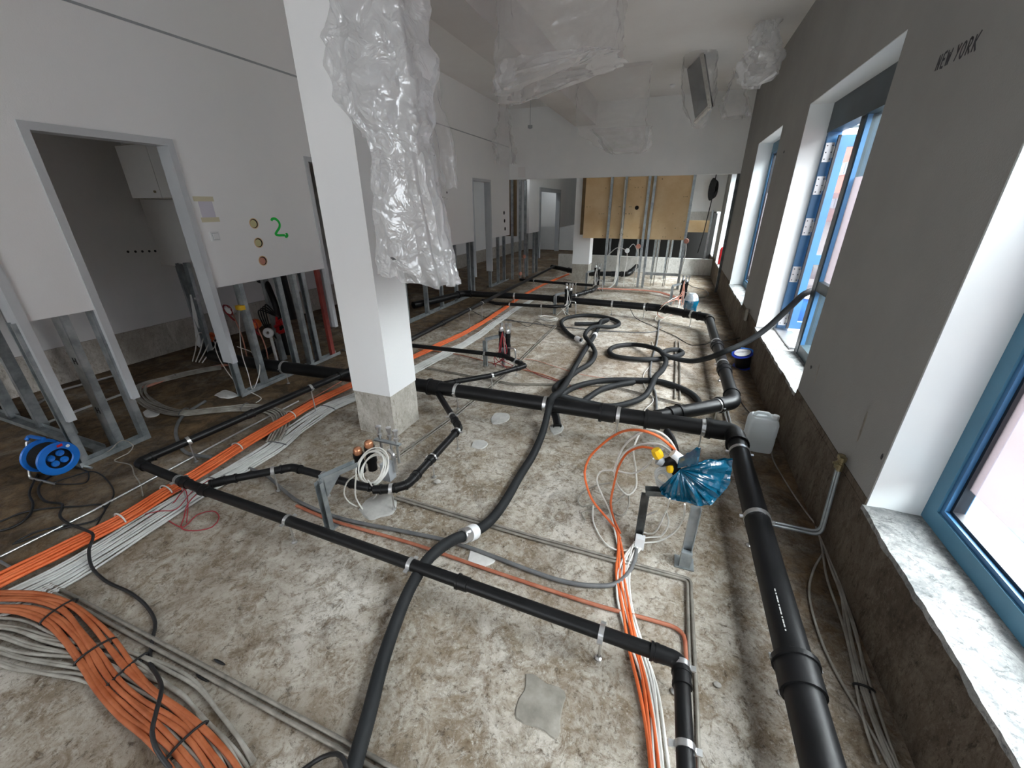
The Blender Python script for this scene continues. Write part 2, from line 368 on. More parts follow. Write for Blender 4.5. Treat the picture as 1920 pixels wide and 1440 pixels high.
# far wall: header over the studs, then the space behind it
b = MB(); b.box(XL, XR, YB, YB + .1, 2.42, ZC - .001); struct(b.build('wall_back', M['plaster']), 'white wall hanging above the open studs at the far end')
b = MB(); b.box(-6.5, -6.35, -3.4, 18.6, .4, 2.75); struct(b.build('wall_side_room', M['room_wall']), 'plain grey back wall of the side rooms')
b = MB(); b.box(-6.5, -6.325, -3.4, 18.6, -.01, .4); struct(b.build('baseboard_side_room', M['pale_plinth']), 'stripped concrete strip at the foot of the side room wall')
b = MB(); b.box(-6.35, -4.14, 3.58, 3.66, ZP, 2.75); b.box(-6.35, -4.14, 7.6, 7.68, ZP, 2.75); struct(b.build('wall_partition', M['room_wall']), 'cross partition in the side room cut off at the bottom')
b = MB(); b.box(-6.5, 1.4, -3.5, -3.4, -.01, .6); b.box(-6.5, -3.0, -3.5, -3.4, .6, ZC); b.box(-.9, 1.4, -3.5, -3.4, .6, ZC); b.box(-3.0, -.9, -3.5, -3.4, 3.0, ZC); struct(b.build('wall_front', M['plaster']), 'unseen wall behind the camera with an opening added for fill light')  # unseen wall; its opening is added and sized to let in fill light
b = MB(); b.box(-6.5, 1.4, 18.6, 18.7, -.01, ZC); struct(b.build('wall_far_end', M['room_wall']), 'dim end wall of the rooms beyond')
b = MB(); b.box(-3.35, XR - .006, 12.95, 13.15, -.01, .43); struct(b.build('trim_20', M['curb']), 'low pale concrete upstand across the far room')
b = MB(); b.box(-2.9, .22, 13.9, 14.0, .0, ZC); struct(b.build('wall_far_dark', M['black']), 'wall coloured black for the dark space behind the far studs')  # darkness of the space behind the studs is put into the wall colour
b = MB(); b.box(.22, 1.07, 13.15, 13.25, 1.66, ZC); struct(b.build('wall_far_right', M['plaster']), 'white wall piece behind the far right opening')
b = MB(); b.box(.22, .9, 13.11, 13.17, 1.44, 1.66); struct(b.build('trim_21', M['curb']), 'grey strip under the far white wall piece')
b = MB(); b.box(.22, .85, 13.3, 13.34, 1.12, 1.44); struct(b.build('trim_22', M['osb']), 'dim chipboard strip under the far white wall piece')
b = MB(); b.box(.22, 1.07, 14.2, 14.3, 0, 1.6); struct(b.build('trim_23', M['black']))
b = MB(); b.box(-3.83, -3.75, 11.2, 12.1, 1.14, ZC); b.box(-3.83, -3.75, 12.1, 14.4, 2.3, ZC); b.box(-3.83, -3.75, 14.4, 18, 1.14, ZC); struct(b.build('wall_far_left', M['plaster']), 'white corridor wall beyond the cluster of studs')
r = struct(thing('door_5', 'dim doorway at the end of the corridor beyond the studs', 'door', (-3.79, 13.2, .39)))
for a in (12.1, 14.3):
    b = MB(); b.box(-3.86, -3.72, a, a + .1, .39, 2.3); b.build('jamb', M['grey_metal'], r)
b = MB(); b.box(-3.86, -3.72, 12.2, 14.3, 2.2, 2.3); b.build('head', M['grey_metal'], r)
b = MB(); b.box(-5.0, -3.9, 14.9, 15.0, 1.14, 2.3); struct(b.build('trim_24', M['plaster']), 'white board seen through the corridor doorway')
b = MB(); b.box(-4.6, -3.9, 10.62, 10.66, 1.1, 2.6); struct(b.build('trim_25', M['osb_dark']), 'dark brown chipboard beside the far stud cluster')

# columns
def column(x0, x1, y0, y1, zc, top, label, lab2):
    r = struct(thing('column', label, 'column', ((x0 + x1) / 2, (y0 + y1) / 2, 0)))
    b = MB(); b.box(x0, x1, y0, y1, zc, top - .001); b.build('column_cladding', M['board'], r)
    b = MB(); n = 10; rows = []
    for j in range(n + 1):
        z = -.01 + (zc + .01) * j / n; row = []
        for (a, c, m) in (((x0, y0), (x1, y0), 8), ((x1, y0), (x1, y1), 8), ((x1, y1), (x0, y1), 8), ((x0, y1), (x0, y0), 8)):
            for i in range(m):
                t = i / m; x, yy = a[0] + (c[0] - a[0]) * t, a[1] + (c[1] - a[1]) * t
                cx, cy = (x0 + x1) / 2, (y0 + y1) / 2; s_ = .972 + .012 * noise.noise(V((x * 9, yy * 9, z * 9)))
                row.append(V((cx + (x - cx) * s_, cy + (yy - cy) * s_, z)))
        rows.append(row)
    b.grid(rows, True); b.build('column_foot', M['pale_plinth'], r, smooth=40)['label'] = lab2
    return r
column(-2.415, -2.03, 2.488, 2.869, .394, 3.45, 'big white column in the left middle of the hall', 'bare concrete foot of the column')
column(-2.40, -1.97, 10.72, 11.12, .45, ZC, 'far white column behind the left end of the chipboard', 'bare concrete foot of the far column')

# ------------------------------------------------------------------ windows of the right wall
def window(n, y0, y1, label, fr, light, film_z, detail=True):
    r = struct(thing('window_%d' % n, label, 'window', (1.33, (y0 + y1) / 2, ZS)))
    X0, X1 = 1.29, 1.37; w_ = .085
    b = MB(); z0, z1 = ZS + .012, ZT - .006
    b.box(X0, X1, y0, y1, z0, z0 + w_); b.box(X0, X1, y0, y1, z1 - .14, z1); b.box(X0, X1, y0, y0 + w_, z0 + w_, z1 - .14); b.box(X0, X1, y1 - w_, y1, z0 + w_, z1 - .14)
    b.build('window_frame', fr, r)
    a, c, d, e = y0 + w_, y1 - w_, z0 + w_, z1 - .14
    def rim(name, m, q, t, xa, xb):
        b = MB(); b.box(xa, xb, a + q, c - q, d + q, d + q + t); b.box(xa, xb, a + q, c - q, e - q - t, e - q); b.box(xa, xb, a + q, a + q + t, d + q + t, e - q - t); b.box(xa, xb, c - q - t, c - q, d + q + t, e - q - t); return b.build(name, m, r)
    rim('glazing_bead', light, 0, .022, 1.30, 1.372); rim('gasket', M['gasket'], .022, .014, 1.318, 1.36)
    b = MB(); b.box(1.338, 1.344, a + .03, c - .03, d + .03, e - .03); b.build('pane', M['glass'], r)
    if film_z:
        b = MB(); b.box(1.333, 1.3365, a + .037, c - .037, d + film_z, e - .6); b.build('frosted_film', M['frost' if n == 1 else 'light_frost'], r)['label'] = 'milky privacy film on the glass'
    return r
window(1, .3, 2.135, 'big blue framed window at the right edge of the photo', M['blue_frame'], M['sky_frame'], .16)
window(2, 6.82, 8.68, 'slim blue framed window beyond the open door', M['blue_frame'], M['sky_frame'], .1)
window(3, 10.6, 12.2, 'far blue framed window behind the red fire extinguisher', M['blue_frame'], M['sky_frame'], 0)
window(4, 13.3, 14.7, 'farthest blue framed window beyond the concrete upstand', M['blue_frame'], M['sky_frame'], 0)

# glazed door to the street, its leaf pushed open outward
r = struct(thing('door_6', 'dark framed street door beside the grey pier, leaf open', 'door', (1.34, 4.475, ZS)))
z0 = ZS + .012
b = MB(); b.box(1.28, 1.40, 3.545, 5.574, 2.50, ZT - .006); b.build('head', M['dark_frame'], r)
b = MB(); b.box(1.295, 1.40, 4.60, 4.70, z0, 2.50); b.build('post', M['dark_frame'], r)
b = MB(); b.box(1.285, 1.40, 5.52, 5.574, z0, 2.50); b.build('jamb', M['sky_frame'], r)
b = MB(); b.box(1.285, 1.40, 3.545, 3.62, z0, 2.50); b.build('jamb', M['dark_frame'], r)
b = MB(); b.box(1.30, 1.39, 3.62, 4.60, 1.10, 1.19); b.box(1.30, 1.39, 3.62, 4.60, z0, z0 + .1); b.build('rail', M['dark_frame'], r)
b = MB(); b.box(1.302, 1.335, 4.575, 4.60, z0 + .1, 2.50); b.build('glazing_bead', M['sky_frame'], r)
b = MB(); b.box(1.35, 1.356, 3.62, 4.60, z0 + .1, 2.50); b.build('pane', M['glass'], r)
b = MB(); b.box(1.343, 1.347, 3.62, 4.60, 1.19, 2.05); b.build('frosted_film', M['frost'], r)
b = MB(); b.box(1.26, 1.42, 4.73, 5.52, ZS + .0, ZS + .03); b.build('threshold', M['steel'], r)
lf = MB(); lx0, lx1, ly0, ly1, lz0, lz1 = 1.375, 2.25, 5.44, 5.50, .52, 2.46
lf.box(lx0, lx0 + .075, ly0, ly1, lz0, lz1); lf.box(lx1 - .075, lx1, ly0, ly1, lz0, lz1); lf.box(lx0 + .075, lx1 - .075, ly0, ly1, lz1 - .1, lz1); lf.box(lx0 + .075, lx1 - .075, ly0, ly1, lz0, lz0 + .08); lf.box(lx0 + .075, lx1 - .075, ly0, ly1, 1.24, 1.34)
leaf = lf.build('leaf', M['sky_frame'], r)
b = MB(); b.box(lx0 + .075, lx1 - .075, ly0 + .026, ly0 + .032, lz0 + .08, lz1 - .1); b.build('pane', M['glass'], leaf)
b = MB(); b.box(lx0 + .075, lx1 - .075, ly0 + .018, ly0 + .022, lz0 + .38, 1.95); b.build('frosted_film', M['frost'], leaf)
b = MB(); b.box(1.352, 1.374, ly0 - .03, ly0 + .005, lz0, lz1); b.build('gap_strip', M['gasket'], r)  # black strip stands in for the shaded gap beside the leaf
for hz in (.62, 1.12, 1.62, 2.02, 2.32):
    b = MB(); b.box(1.285, 1.36, 5.502, 5.521, hz - .085, hz + .085)
    h_ = b.build('hinge', M['hinge'], r)
    b = MB(); b.cyl((1.368, 5.50, hz - .05), (1.368, 5.50, hz + .05), .016, 12); b.build('hinge_pin', M['steel'], h_, smooth=40)
    b = MB()
    for sx in (1.30, 1.345):
        for sz in (-.06, 0, .06): b.cyl((sx, 5.4995, hz + sz), (sx, 5.5025, hz + sz), .006, 8)
    b.build('screws', M['gasket'], h_)
tag(tag(MB().bar((1.34, 5.48, 2.52), (1.62, 5.1, 2.5), .02, .02).bar((1.62, 5.1, 2.5), (1.85, 5.432, 2.44), .02, .02).build('closer_arm', M['steel'], r), 'bright folding arm of the door closer'), 'bright folding arm of the door closer')

# ------------------------------------------------------------------ the street outside
M['paving'] = mat('pale_paving', (.12, .11, .105), .9, 0, (.16, .15, .145), 2)
M['salmon_paving'] = mat('salmon_render', (.34, .085, .06), .9, 0, (.38, .11, .085), 2)
M['white_render'] = mat('white_render', (.26, .27, .285), .9)
M['blue_glazing'] = mat('blue_glazing', (.02, .06, .15), .2, 0, (.035, .085, .19), .4)
M['ext_sill'] = mat('light_blue_sill', (.035, .085, .115), .6)
b = MB(); b.box(1.40, 30, -20, 60, .20, .38); struct(b.build('floor_outside', M['paving']), 'pale paving in the street outside')
bd = thing('building', 'white and salmon building across the street with blue window bands', 'building', (14, 20, .38))
b = MB(); b.box(12.5, 20, -14, 58, .38, 6.2); b.build('wall', M['white_render'], bd)
for y0 in (-12, 0, 12, 17.5, 30, 44):
    b = MB(); b.box(12.44, 12.5, y0, y0 + 3.0, .38, 6.2); b.build('wall_panel', M['salmon_paving'], bd)
for z0, z1 in ((1.5, 2.2), (4.1, 4.9)):
    b = MB(); b.box(12.40, 12.47, -13, 57, z0, z1); f_ = b.build('window_band', M['blue_glazing'], bd)
    b = MB()
    for q in range(36): b.box(12.37, 12.41, -13 + q * 1.95, -12.92 + q * 1.95, z0, z1)
    b.box(12.36, 12.41, -13, 57, z0 - .06, z0); b.box(12.36, 12.41, -13, 57, z1, z1 + .06); b.build('mullions', M['white_render'], f_)
lw = MB(); lw.box(3.4, 3.6, -6, 4.0, .38, 1.7); tag(lw.build('garden_wall', M['salmon_paving']), 'salmon garden wall outside the near window', 'wall')
es = MB(); es.box(1.402, 1.80, -.7, 2.1, .40, .52); tag(es.build('outer_sill', M['ext_sill']), 'light blue metal sill outside the near window', 'sill')
pl = thing('shrub', 'yellow green shrub outside the near window', 'plant', (2.15, 1.75, .38))
M['leaf'] = mat('yellow_green_leaf', (.25, .32, .06), .6, 0, (.42, .40, .14), 8); M['twig'] = mat('twig', (.14, .08, .05), .8)
b = MB(); s_ = MB()
for i in range(9):
    a = random.uniform(0, 6.28); tip = V((2.15 + .28 * math.cos(a) - .1, 1.75 + .5 * math.sin(a), random.uniform(.55, .75)))
    s_.tube([V((2.15, 1.75, .38)), V((2.15, 1.75, .5)).lerp(tip, .5), tip], [.008, .006, .003], 5)
    for j in range(9):
        c = V((2.15, 1.75, .5)).lerp(tip, random.uniform(.3, 1)) + V((random.uniform(-.06, .06), random.uniform(-.06, .06), random.uniform(-.03, .05)))
        d = V((random.uniform(-1, 1), random.uniform(-1, 1), random.uniform(-.3, .6))).normalized() * random.uniform(.04, .06); e = d.orthogonal().normalized() * .018
        b.add([c - d, c + e, c + d, c - e, c + V((0, 0, .006))], [(0, 1, 4), (1, 2, 4), (2, 3, 4), (3, 0, 4)])
s_.build('stems', M['twig'], pl); b.build('leaves', M['leaf'], pl)['kind'] = 'stuff'
pu = thing('vacuum_drum', 'blue drum with white lid on the paving outside the open door', 'machine', (1.80, 6.5, .38))
b = MB(); b.lathe([(0, 0), (.16, 0), (.19, .06), (.19, .30), (.17, .33), (0, .33)], (1.80, 6.5, .38), n=24); b.build('drum', M['blue_plastic'], pu, smooth=40)
b = MB(); b.lathe([(0, .33), (.21, .33), (.22, .345), (.19, .38), (0, .40)], (1.80, 6.5, .38), n=24); b.build('lid', M['white_plastic'], pu, smooth=40)
cp = thing('compressor', 'grey twin cylinder pump standing beyond the blue drum outside', 'machine', (2.15, 7.3, .38))
b = MB(); b.cyl((1.9, 7.3, .62), (2.4, 7.2, .62), .13, 18); b.cyl((1.95, 7.3, .92), (2.3, 7.25, .92), .09, 18); b.build('tanks', M['conduit'], cp, smooth=40)
b = MB(); b.bar((1.95, 7.15, .38), (1.95, 7.4, .38), .05, .2); b.bar((2.35, 7.1, .38), (2.35, 7.33, .38), .05, .2); b.bar((2.1, 7.27, .7), (2.1, 7.27, .9), .1, .1); b.build('cradle', M['dark_zinc'], cp)

# ------------------------------------------------------------------ drain pipes on rods
def along(pts, dist):
    for a, c in zip(pts, pts[1:]):
        L = (c - a).length
        if dist <= L: return a.lerp(c, dist / L), (c - a).normalized()
        dist -= L
    return pts[-1], (pts[-1] - pts[-2]).normalized()
def nearest(pts, p):
    best = None
    for a, c in zip(pts, pts[1:]):
        d = c - a; t = max(0, min(1, (p - a).dot(d) / d.dot(d))); q = a + d * t
        if best is None or (q - p).length < best[0]: best = ((q - p).length, q, d.normalized())
    return best[1], best[2]
def clamp(par, c, d, r, foot=True, z0=0.0):
    b = MB(); b.ring(c, d, r + .001, .022 if r < .05 else .03, .004, 20)
    sd = V((d.y, -d.x, 0)).normalized() if abs(d.z) < .9 else V((1, 0, 0))
    for s_ in (-1, 1): b.obox(c + sd * s_ * (r + .012), d * .011, sd * .012, V((0, 0, .004)))
    o = b.build('clamp', M['steel'], par, smooth=35)
    if foot and c.z - r > .03:
        b = MB(); b.cyl((c.x, c.y, z0 - .004), (c.x, c.y, c.z - r - .001), .0055, 8); b.lathe([(0, 0), (.016, 0), (.016, .006), (.008, .012), (.008, .02)], (c.x, c.y, z0 + .0), n=10)
        b.build('rod', M['steel'], o, smooth=40)
    return o
def pipe_run(name, label, pts, r, R=None, clamps=(), collars=(), elbows=True, m='pipe', group=None, cat='pipe'):
    pts = [V(p) for p in pts]; c0 = sum(pts, V()) / len(pts)
    t = thing(name, label, cat, (c0.x, c0.y, 0), group)
    R = R or r * 1.5; path = fillet(pts, R)
    b = MB(); b.tube(path, r, 20); b.build('pipe', M[m], t, smooth=40)
    if elbows:
        for i in range(1, len(pts) - 1):
            a, q, c = pts[i - 1], pts[i], pts[i + 1]; d1 = (a - q).normalized(); d2 = (c - q).normalized()
            if d1.dot(d2) < -.985: continue
            seg = fillet([q + d1 * (R + r * .9), q, q + d2 * (R + r * .9)], R, 8); b = MB()
            b.tube(seg, r * 1.10, 20)
            b.lathe([(r, 0), (r * 1.24, 0), (r * 1.24, r * .45), (r, r * .45)], seg[0], d1, 20); b.lathe([(r, 0), (r * 1.24, 0), (r * 1.24, r * .45), (r, r * .45)], seg[-1], d2, 20)
            b.build('elbow', M[m], t, smooth=40)
    for p in collars:
        q, d = nearest(pts, V(p)); b = MB()
        b.lathe([(r, -r * .9), (r * 1.16, -r * .9), (r * 1.16, r * .7), (r * 1.28, r * .72), (r * 1.28, r * 1.05), (r, r * 1.05)], q, d, 20); b.build('socket', M[m], t, smooth=40)
    for p in clamps:
        q, d = nearest(pts, V(p)); clamp(t, q, d, r)
    return t
ZB, ZM = .20, .17
big = S([(1585, 1500), (1543, 1440), (1503, 1275), (1432, 1000), (1390, 836), (1372, 811), (1290, 797), (1227, 787), (1020, 757), (785, 722), (655, 704), (480, 682)], ZB)
bend = at(1376, 810, ZB)
main = [at(1575, 1560, ZB), bend, at(785, 722, ZB), at(462, 679, ZB), at(462, 679, ZB) + V((-.6, .02, 0))]
t = pipe_run('drain_pipe', 'thickest black drain pipe running along the right side and across under the hose', main, .066, .12,
             S([(1492, 1243), (1426, 975), (1389, 850), (1318, 802), (1160, 776), (1023, 757), (856, 733), (530, 690)], ZB), S([(1503, 1275), (1345, 806), (1140, 773), (1225, 786), (815, 727)], ZB))
b = MB(); q, d = nearest(main, at(1475, 1165, ZB))
for k in range(11): b.obox(q + d * (-.10 + .02 * k) + V((-.028, 0, .0598)), d * (.004 + .003 * (k % 3)), V((.0022, 0, .0010)), V((-.0003, 0, .0007)))
b.build('printed_marks', M['grey_cable'], t)
rear = [at(1215, 785, ZB), at(1350, 764, ZB), at(1376, 752, ZB), at(1331, 597, ZB), at(1262, 582, ZB), at(1225, 576, ZB)]
pipe_run('drain_pipe', 'black drain loop rising from the main pipe towards the far right corner', [at(1205, 787, ZB), at(1376, 754, ZB), at(1329, 596, ZB), at(1232, 577, ZB), at(1000, 557, ZB), at(869, 550, ZB), at(822, 562, ZB), at(775, 572, ZB)], .060, .10,
         S([(1350, 762), (1350, 683), (1340, 643), (1290, 592), (1150, 568), (1210, 573), (965, 555)], ZB), S([(1262, 775), (1353, 695), (1341, 650), (1284, 590), (1045, 560)], ZB))
pipe_run('drain_pipe', 'longest thin black pipe, from the front right elbow to the far left corner', [at(1290, 1520, ZM), at(1277, 1240, ZM), at(385, 920, ZM), at(258, 868, ZM), at(652, 697, .300), at(908, 566, .295), at(1040, 499, .24)], .030, .06,
         S([(1278, 1400), (1271, 1246), (1131, 1172), (780, 1046), (540, 976), (333, 901), (355, 831), (560, 732), (845, 592), (870, 579)], ZM), S([(1278, 1275), (1235, 1214), (875, 1083), (385, 920), (350, 905), (790, 618), (460, 780)], ZM))
pipe_run('drain_pipe', 'short thin black branch pipe reaching to the unit with the white cable coil', [at(392, 909, ZM), at(420, 901, ZM), at(548, 876, ZM), at(675, 911, ZM), at(700, 914, ZM)], .026, .04, S([(512, 883), (605, 894)], ZM), S([(415, 903), (625, 899)], ZM))
pipe_run('drain_pipe', 'thin black pipe with a kink between the white cable coil and the main pipe', [at(700, 918, ZM), at(738, 916, ZM), at(765, 908, ZM), at(862, 803, ZM), at(818, 732, ZM)], .028, .05, S([(733, 917), (808, 858), (862, 810), (848, 780)], ZM), S([(777, 893), (803, 863), (855, 790)], ZM))
pipe_run('drain_pipe', 'thin black pipe looping from the main pipe to the red wired manifold', [at(818, 722, ZM + .03), at(922, 704, ZM), at(985, 686, ZM), at(945, 667, ZM), at(895, 661, ZM), at(772, 648, ZM)], .027, .05, S([(922, 704), (910, 662), (975, 676)], ZM), S([(940, 667), (850, 713), (970, 690)], ZM))
pipe_run('drain_pipe', 'thin black pipe ending at the manifold in front of the far drain loop', [at(905, 563, ZM), at(930, 569, ZM), at(1036, 575, ZM), at(1058, 574, ZM)], .028, .05, S([(955, 571), (1015, 574)], ZM), S([(1040, 575)], ZM))
pipe_run('drain_pipe', 'far thin black pipe passing in front of the far column', [at(975, 524, ZM), at(1040, 530, ZM), at(1112, 535, ZM)], .030, .05, S([(1000, 527), (1080, 533)], ZM), S([(1060, 531)], ZM))
pipe_run('drain_pipe', 'short twin sided black pipe between the two far manifolds', [at(1062, 556, .2), at(1078, 554, .2), at(1112, 544, .2), at(1118, 538, .2)], .040, .06, S([(1078, 554)], .2), S([(1095, 549)], .2))
pipe_run('drain_pipe', 'farthest thick black pipe behind the column ending in an upturned bend', [at(1035, 500, .2), at(1073, 508, .2), at(1110, 513, .2), at(1178, 514, .2), at(1184, 508, .25), at(1194, 499, .32)], .06, .10, S([(1095, 511)], .2), S([(1150, 513.5)], .2))
pipe_run('drain_pipe', 'black drain bend low behind the studs under the green number', [at(480, 672, .12), at(510, 655, .12), at(523, 640, .14), at(520, 620, .3)], .04, .1, (), S([(495, 664)], .12))
pipe_run('drain_stub', 'capped black pipe stub under the main pipe beside the hose', [at(1037, 770, .12), at(1043, 783, .07), at(1044, 790, .05)], .032, .05, ())

# ------------------------------------------------------------------ corrugated hoses
def hose(name, label, pts, r=.031, group=None, cat='hose'):
    path = resample(smooth_path(pts, .02), .0055)
    rr = [r * (1.0 if i % 2 else .935) for i in range(len(path))]
    b = MB(); b.tube(path, rr, 14); c0 = path[len(path) // 2]
    t = thing(name, label, cat, (c0.x, c0.y, 0), group); b.build('hose_wall', M['hose'], t, smooth=80)
    return t, path
def sleeve(par, path, p, r, L, m, name='coupling'):
    q, d = nearest(path, p); b = MB(); b.lathe([(r * .8, -L / 2), (r, -L / 2), (r * 1.06, -L / 2 + .006), (r * 1.06, L / 2 - .006), (r, L / 2), (r * .8, L / 2)], q, d, 20); return b.build(name, M[m], par, smooth=40)
HZ = .034
h1, p1 = hose('suction_hose', 'long black corrugated hose snaking up from the bottom edge, with a steel and white coupling',
    S([(640, 1520, HZ), (663, 1440, HZ), (690, 1345, HZ), (716, 1245, HZ), (742, 1168, .05), (768, 1105, .1), (800, 1052, .18), (820, 1032, .20), (850, 1012, .17), (882, 1000, .12), (912, 983, .07), (942, 948, HZ), (975, 892, HZ), (1002, 848, HZ), (1020, 803, .08), (1030, 762, .22), (1036, 745, .30), (1046, 738, .29), (1064, 714, .16), (1080, 685, HZ), (1098, 655, HZ), (1113, 632, HZ), (1122, 614, HZ), (1126, 603, .1), (1140, 600, .05), (1125, 606, HZ), (1100, 607, HZ), (1077, 607, HZ)]))
sleeve(h1, p1, at(874, 1003, .14), .041, .055, 'steel', 'coupling'); q_, d_ = nearest(p1, at(874, 1003, .14))
sleeve(h1, p1, q_ - d_ * -.055, .043, .06, 'white_plastic', 'white_sleeve'); sleeve(h1, p1, at(1117, 628, HZ), .037, .10, 'white_plastic', 'white_sleeve')
HQ = .10
h2, p2 = hose('suction_hose', 'looped black corrugated hose lifting over the thick pipe and out through the open door',
    S([(1087, 637, HZ), (1072, 630, HZ), (1058, 617, HZ), (1053, 603, HZ), (1066, 595, HZ), (1098, 591, HZ), (1132, 594, HZ), (1157, 602, HZ), (1160, 609, HZ), (1145, 613, HZ), (1117, 612, .09), (1103, 618, .11), (1097, 630, .1), (1106, 642, .09), (1114, 655, HZ), (1115, 668, HZ), (1104, 683, HZ), (1085, 694, HZ), (1062, 711, .06), (1044, 723, .1), (1041, 733, .16), (1052, 742, .16), (1072, 748, .12), (1102, 755, .07), (1140, 762, .05), (1175, 757, .05), (1208, 743, .05), (1221, 724, .10), (1228, 708, .10), (1243, 692, .06), (1248, 675, .06), (1240, 660, .12), (1220, 651, .1), (1185, 646, HZ), (1156, 649, HZ), (1143, 657, HZ), (1151, 667, HZ), (1180, 672, HZ), (1222, 674, HZ), (1262, 669, HZ), (1280, 662, HZ), (1272, 656, HZ), (1248, 658, .10), (1245, 664, .11), (1262, 671, .09), (1295, 677, .12), (1325, 672, .24)]) + [aty(1357, 660, 4.62), aty(1400, 641, 4.66), aty(1437, 616, 4.7), aty(1480, 577, 4.72), aty(1515, 548, 4.76), V((1.62, 4.92, 1.02)), V((2.0, 5.05, .8)), V((2.3, 5.1, .42))])
sleeve(h2, p2, at(1085, 636, HZ), .037, .12, 'white_plastic', 'white_sleeve')
h3, p3 = hose('suction_hose', 'black corrugated hose in a wide flat arc behind the main pipe',
    S([(1189, 716, HZ), (1160, 721, HZ), (1128, 730, HZ), (1104, 745, HZ), (1085, 757, HZ), (1060, 758, HZ), (1047, 750, HZ), (1057, 738, HZ), (1075, 727, HZ), (1100, 719, HZ), (1140, 713, HZ), (1200, 713, HZ), (1236, 715, HZ), (1275, 727, HZ), (1300, 741, HZ), (1311, 756, HZ), (1308, 770, HZ)]))

# ------------------------------------------------------------------ bundled cables
def bundle(name, label, pts, n, r, width, m, layers=1, ties=(), tie_m='black_cable', seed=1, wob=.25, group=None, sides=7, step=.05):
    path = resample(smooth_path(pts, .03), step); rnd = random.Random(seed); c0 = path[len(path) // 2]
    t = thing(name, label, 'cable bundle', (c0.x, c0.y, 0), group); per = (n + layers - 1) // layers
    for k in range(n):
        row = k // per; u = ((k % per) + .5 * (row % 2) - (per - 1) / 2) / max(per - 1, 1); ph = rnd.uniform(0, 99); q = []
        for i, p in enumerate(path):
            a = path[max(i - 1, 0)]; c = path[min(i + 1, len(path) - 1)]; d = (c - a); sd = V((d.y, -d.x, 0))
            sd = sd.normalized() if sd.length > 1e-6 else V((1, 0, 0))
            wv = width(i / max(len(path) - 1, 1)) if callable(width) else width
            off = u * wv + wob * r * 4 * noise.noise(V((i * step * 2.2, ph, 0)))
            q.append(p + sd * off + V((0, 0, r * 1.75 * row + r * .9 * abs(noise.noise(V((i * step * 3, ph + 7, 1)))))))
        MB().tube(q, r, sides).build('cable', M[m], t, smooth=80)
    for p in ties:
        q, d = nearest(path, p); wv = width(.35) if callable(width) else width; sd = V((d.y, -d.x, 0)).normalized(); b = MB(); ring = []
        for k in range(16):
            a = 2 * math.pi * k / 16; ring.append(q + sd * math.cos(a) * (wv / 2 + r * 1.7) + V((0, 0, math.sin(a) * r * 2.2 * layers + r * (layers - .6))))
        b.tube(ring, .005, 6, closed=True); b.build('cable_tie', M[tie_m], t, smooth=60)
    return t
LZ = .022
opath = S([(-60, 1128), (0, 1098), (100, 1048), (230, 982), (315, 928), (380, 889), (447, 846), (492, 818), (547, 785), (590, 760), (660, 726), (720, 697), (780, 671), (830, 647), (870, 628), (905, 608), (932, 590), (947, 580), (972, 562), (1017, 537), (1066, 516)], LZ)
bundle('cable_bundle', 'flat ribbon of orange cables running past the white column to the far end', [p + V((0, 0, .022)) for p in opath], 9, .0095, lambda t: .105 - .07 * min(1, t * 1.3), 'orange', 2, [opath[i] for i in (3, 4, 6, 8)], 'grey_cable', 3)
gpath = S([(-60, 1165), (0, 1135), (100, 1088), (190, 1036), (290, 972), (350, 935), (405, 902), (455, 873), (520, 833), (565, 798), (615, 765), (672, 741), (730, 716), (790, 687), (842, 660), (885, 637), (930, 605), (966, 580), (1006, 558)], .012)
bundle('cable_bundle', 'wide bundle of pale grey cables lying beside the orange ribbon', gpath, 12, .0075, lambda t: .21 - .12 * t, 'grey_cable', 1, [gpath[i] for i in (6, 8, 10)], 'conduit', 5, .9)
bpath = S([(-50, 1127, .05), (0, 1128, .05), (62, 1130, .045), (112, 1147, .035), (150, 1182), (180, 1222), (214, 1272), (262, 1318), (312, 1354), (352, 1390), (400, 1450), (440, 1520)], LZ)
bundle('cable_bundle', 'dusty orange cable bundle curving across the bottom left corner', bpath, 9, .0095, lambda t: .10 + .03 * t, 'dusty_orange', 1, [bpath[i] for i in (3, 5, 9)], 'black_cable', 8, .5)
cpath = S([(-60, 1190), (0, 1198), (60, 1217), (120, 1229), (180, 1240), (235, 1262), (290, 1290), (335, 1318), (372, 1362), (410, 1410), (450, 1480)], .012)
bundle('cable_bundle', 'loose bundle of grey cables crossing under the dusty orange bundle at bottom left', cpath, 11, .0075, lambda t: .17 - .05 * t, 'dusty_grey_cable', 1, [cpath[5]], 'black_cable', 11, 1.1)
dpath = S([(415, 690), (360, 700), (310, 712), (272, 722), (262, 735), (272, 751), (300, 766), (345, 775), (400, 770), (460, 765), (500, 768), (522, 776), (528, 800), (515, 830)], .014)
bundle('cable_bundle', 'bundle of dusty beige cables making a wide bend behind the cut wall', dpath, 10, .0075, .10, 'dusty_grey_cable', 2, [dpath[7], dpath[9]], 'conduit', 13, .6)
bundle('cable_bundle', 'faded salmon cables on the side room floor behind the door frame', S([(265, 727), (310, 712), (360, 698), (420, 685), (470, 680)], .014), 6, .008, .07, 'salmon', 1, [at(330, 706, .014)], 'black_cable', 15, .4)
epath = S([(1158, 998), (1163, 1040), (1163, 1080), (1170, 1120), (1178, 1170), (1190, 1225), (1204, 1280), (1214, 1340), (1221, 1400), (1226, 1450), (1230, 1530)], .014)
bundle('cable_bundle', 'orange cables running down the floor left of the front right elbow', epath, 3, .0075, lambda t: .004 + .03 * min(1, t * 5), 'orange', 1, (), 'black_cable', 17, .7)
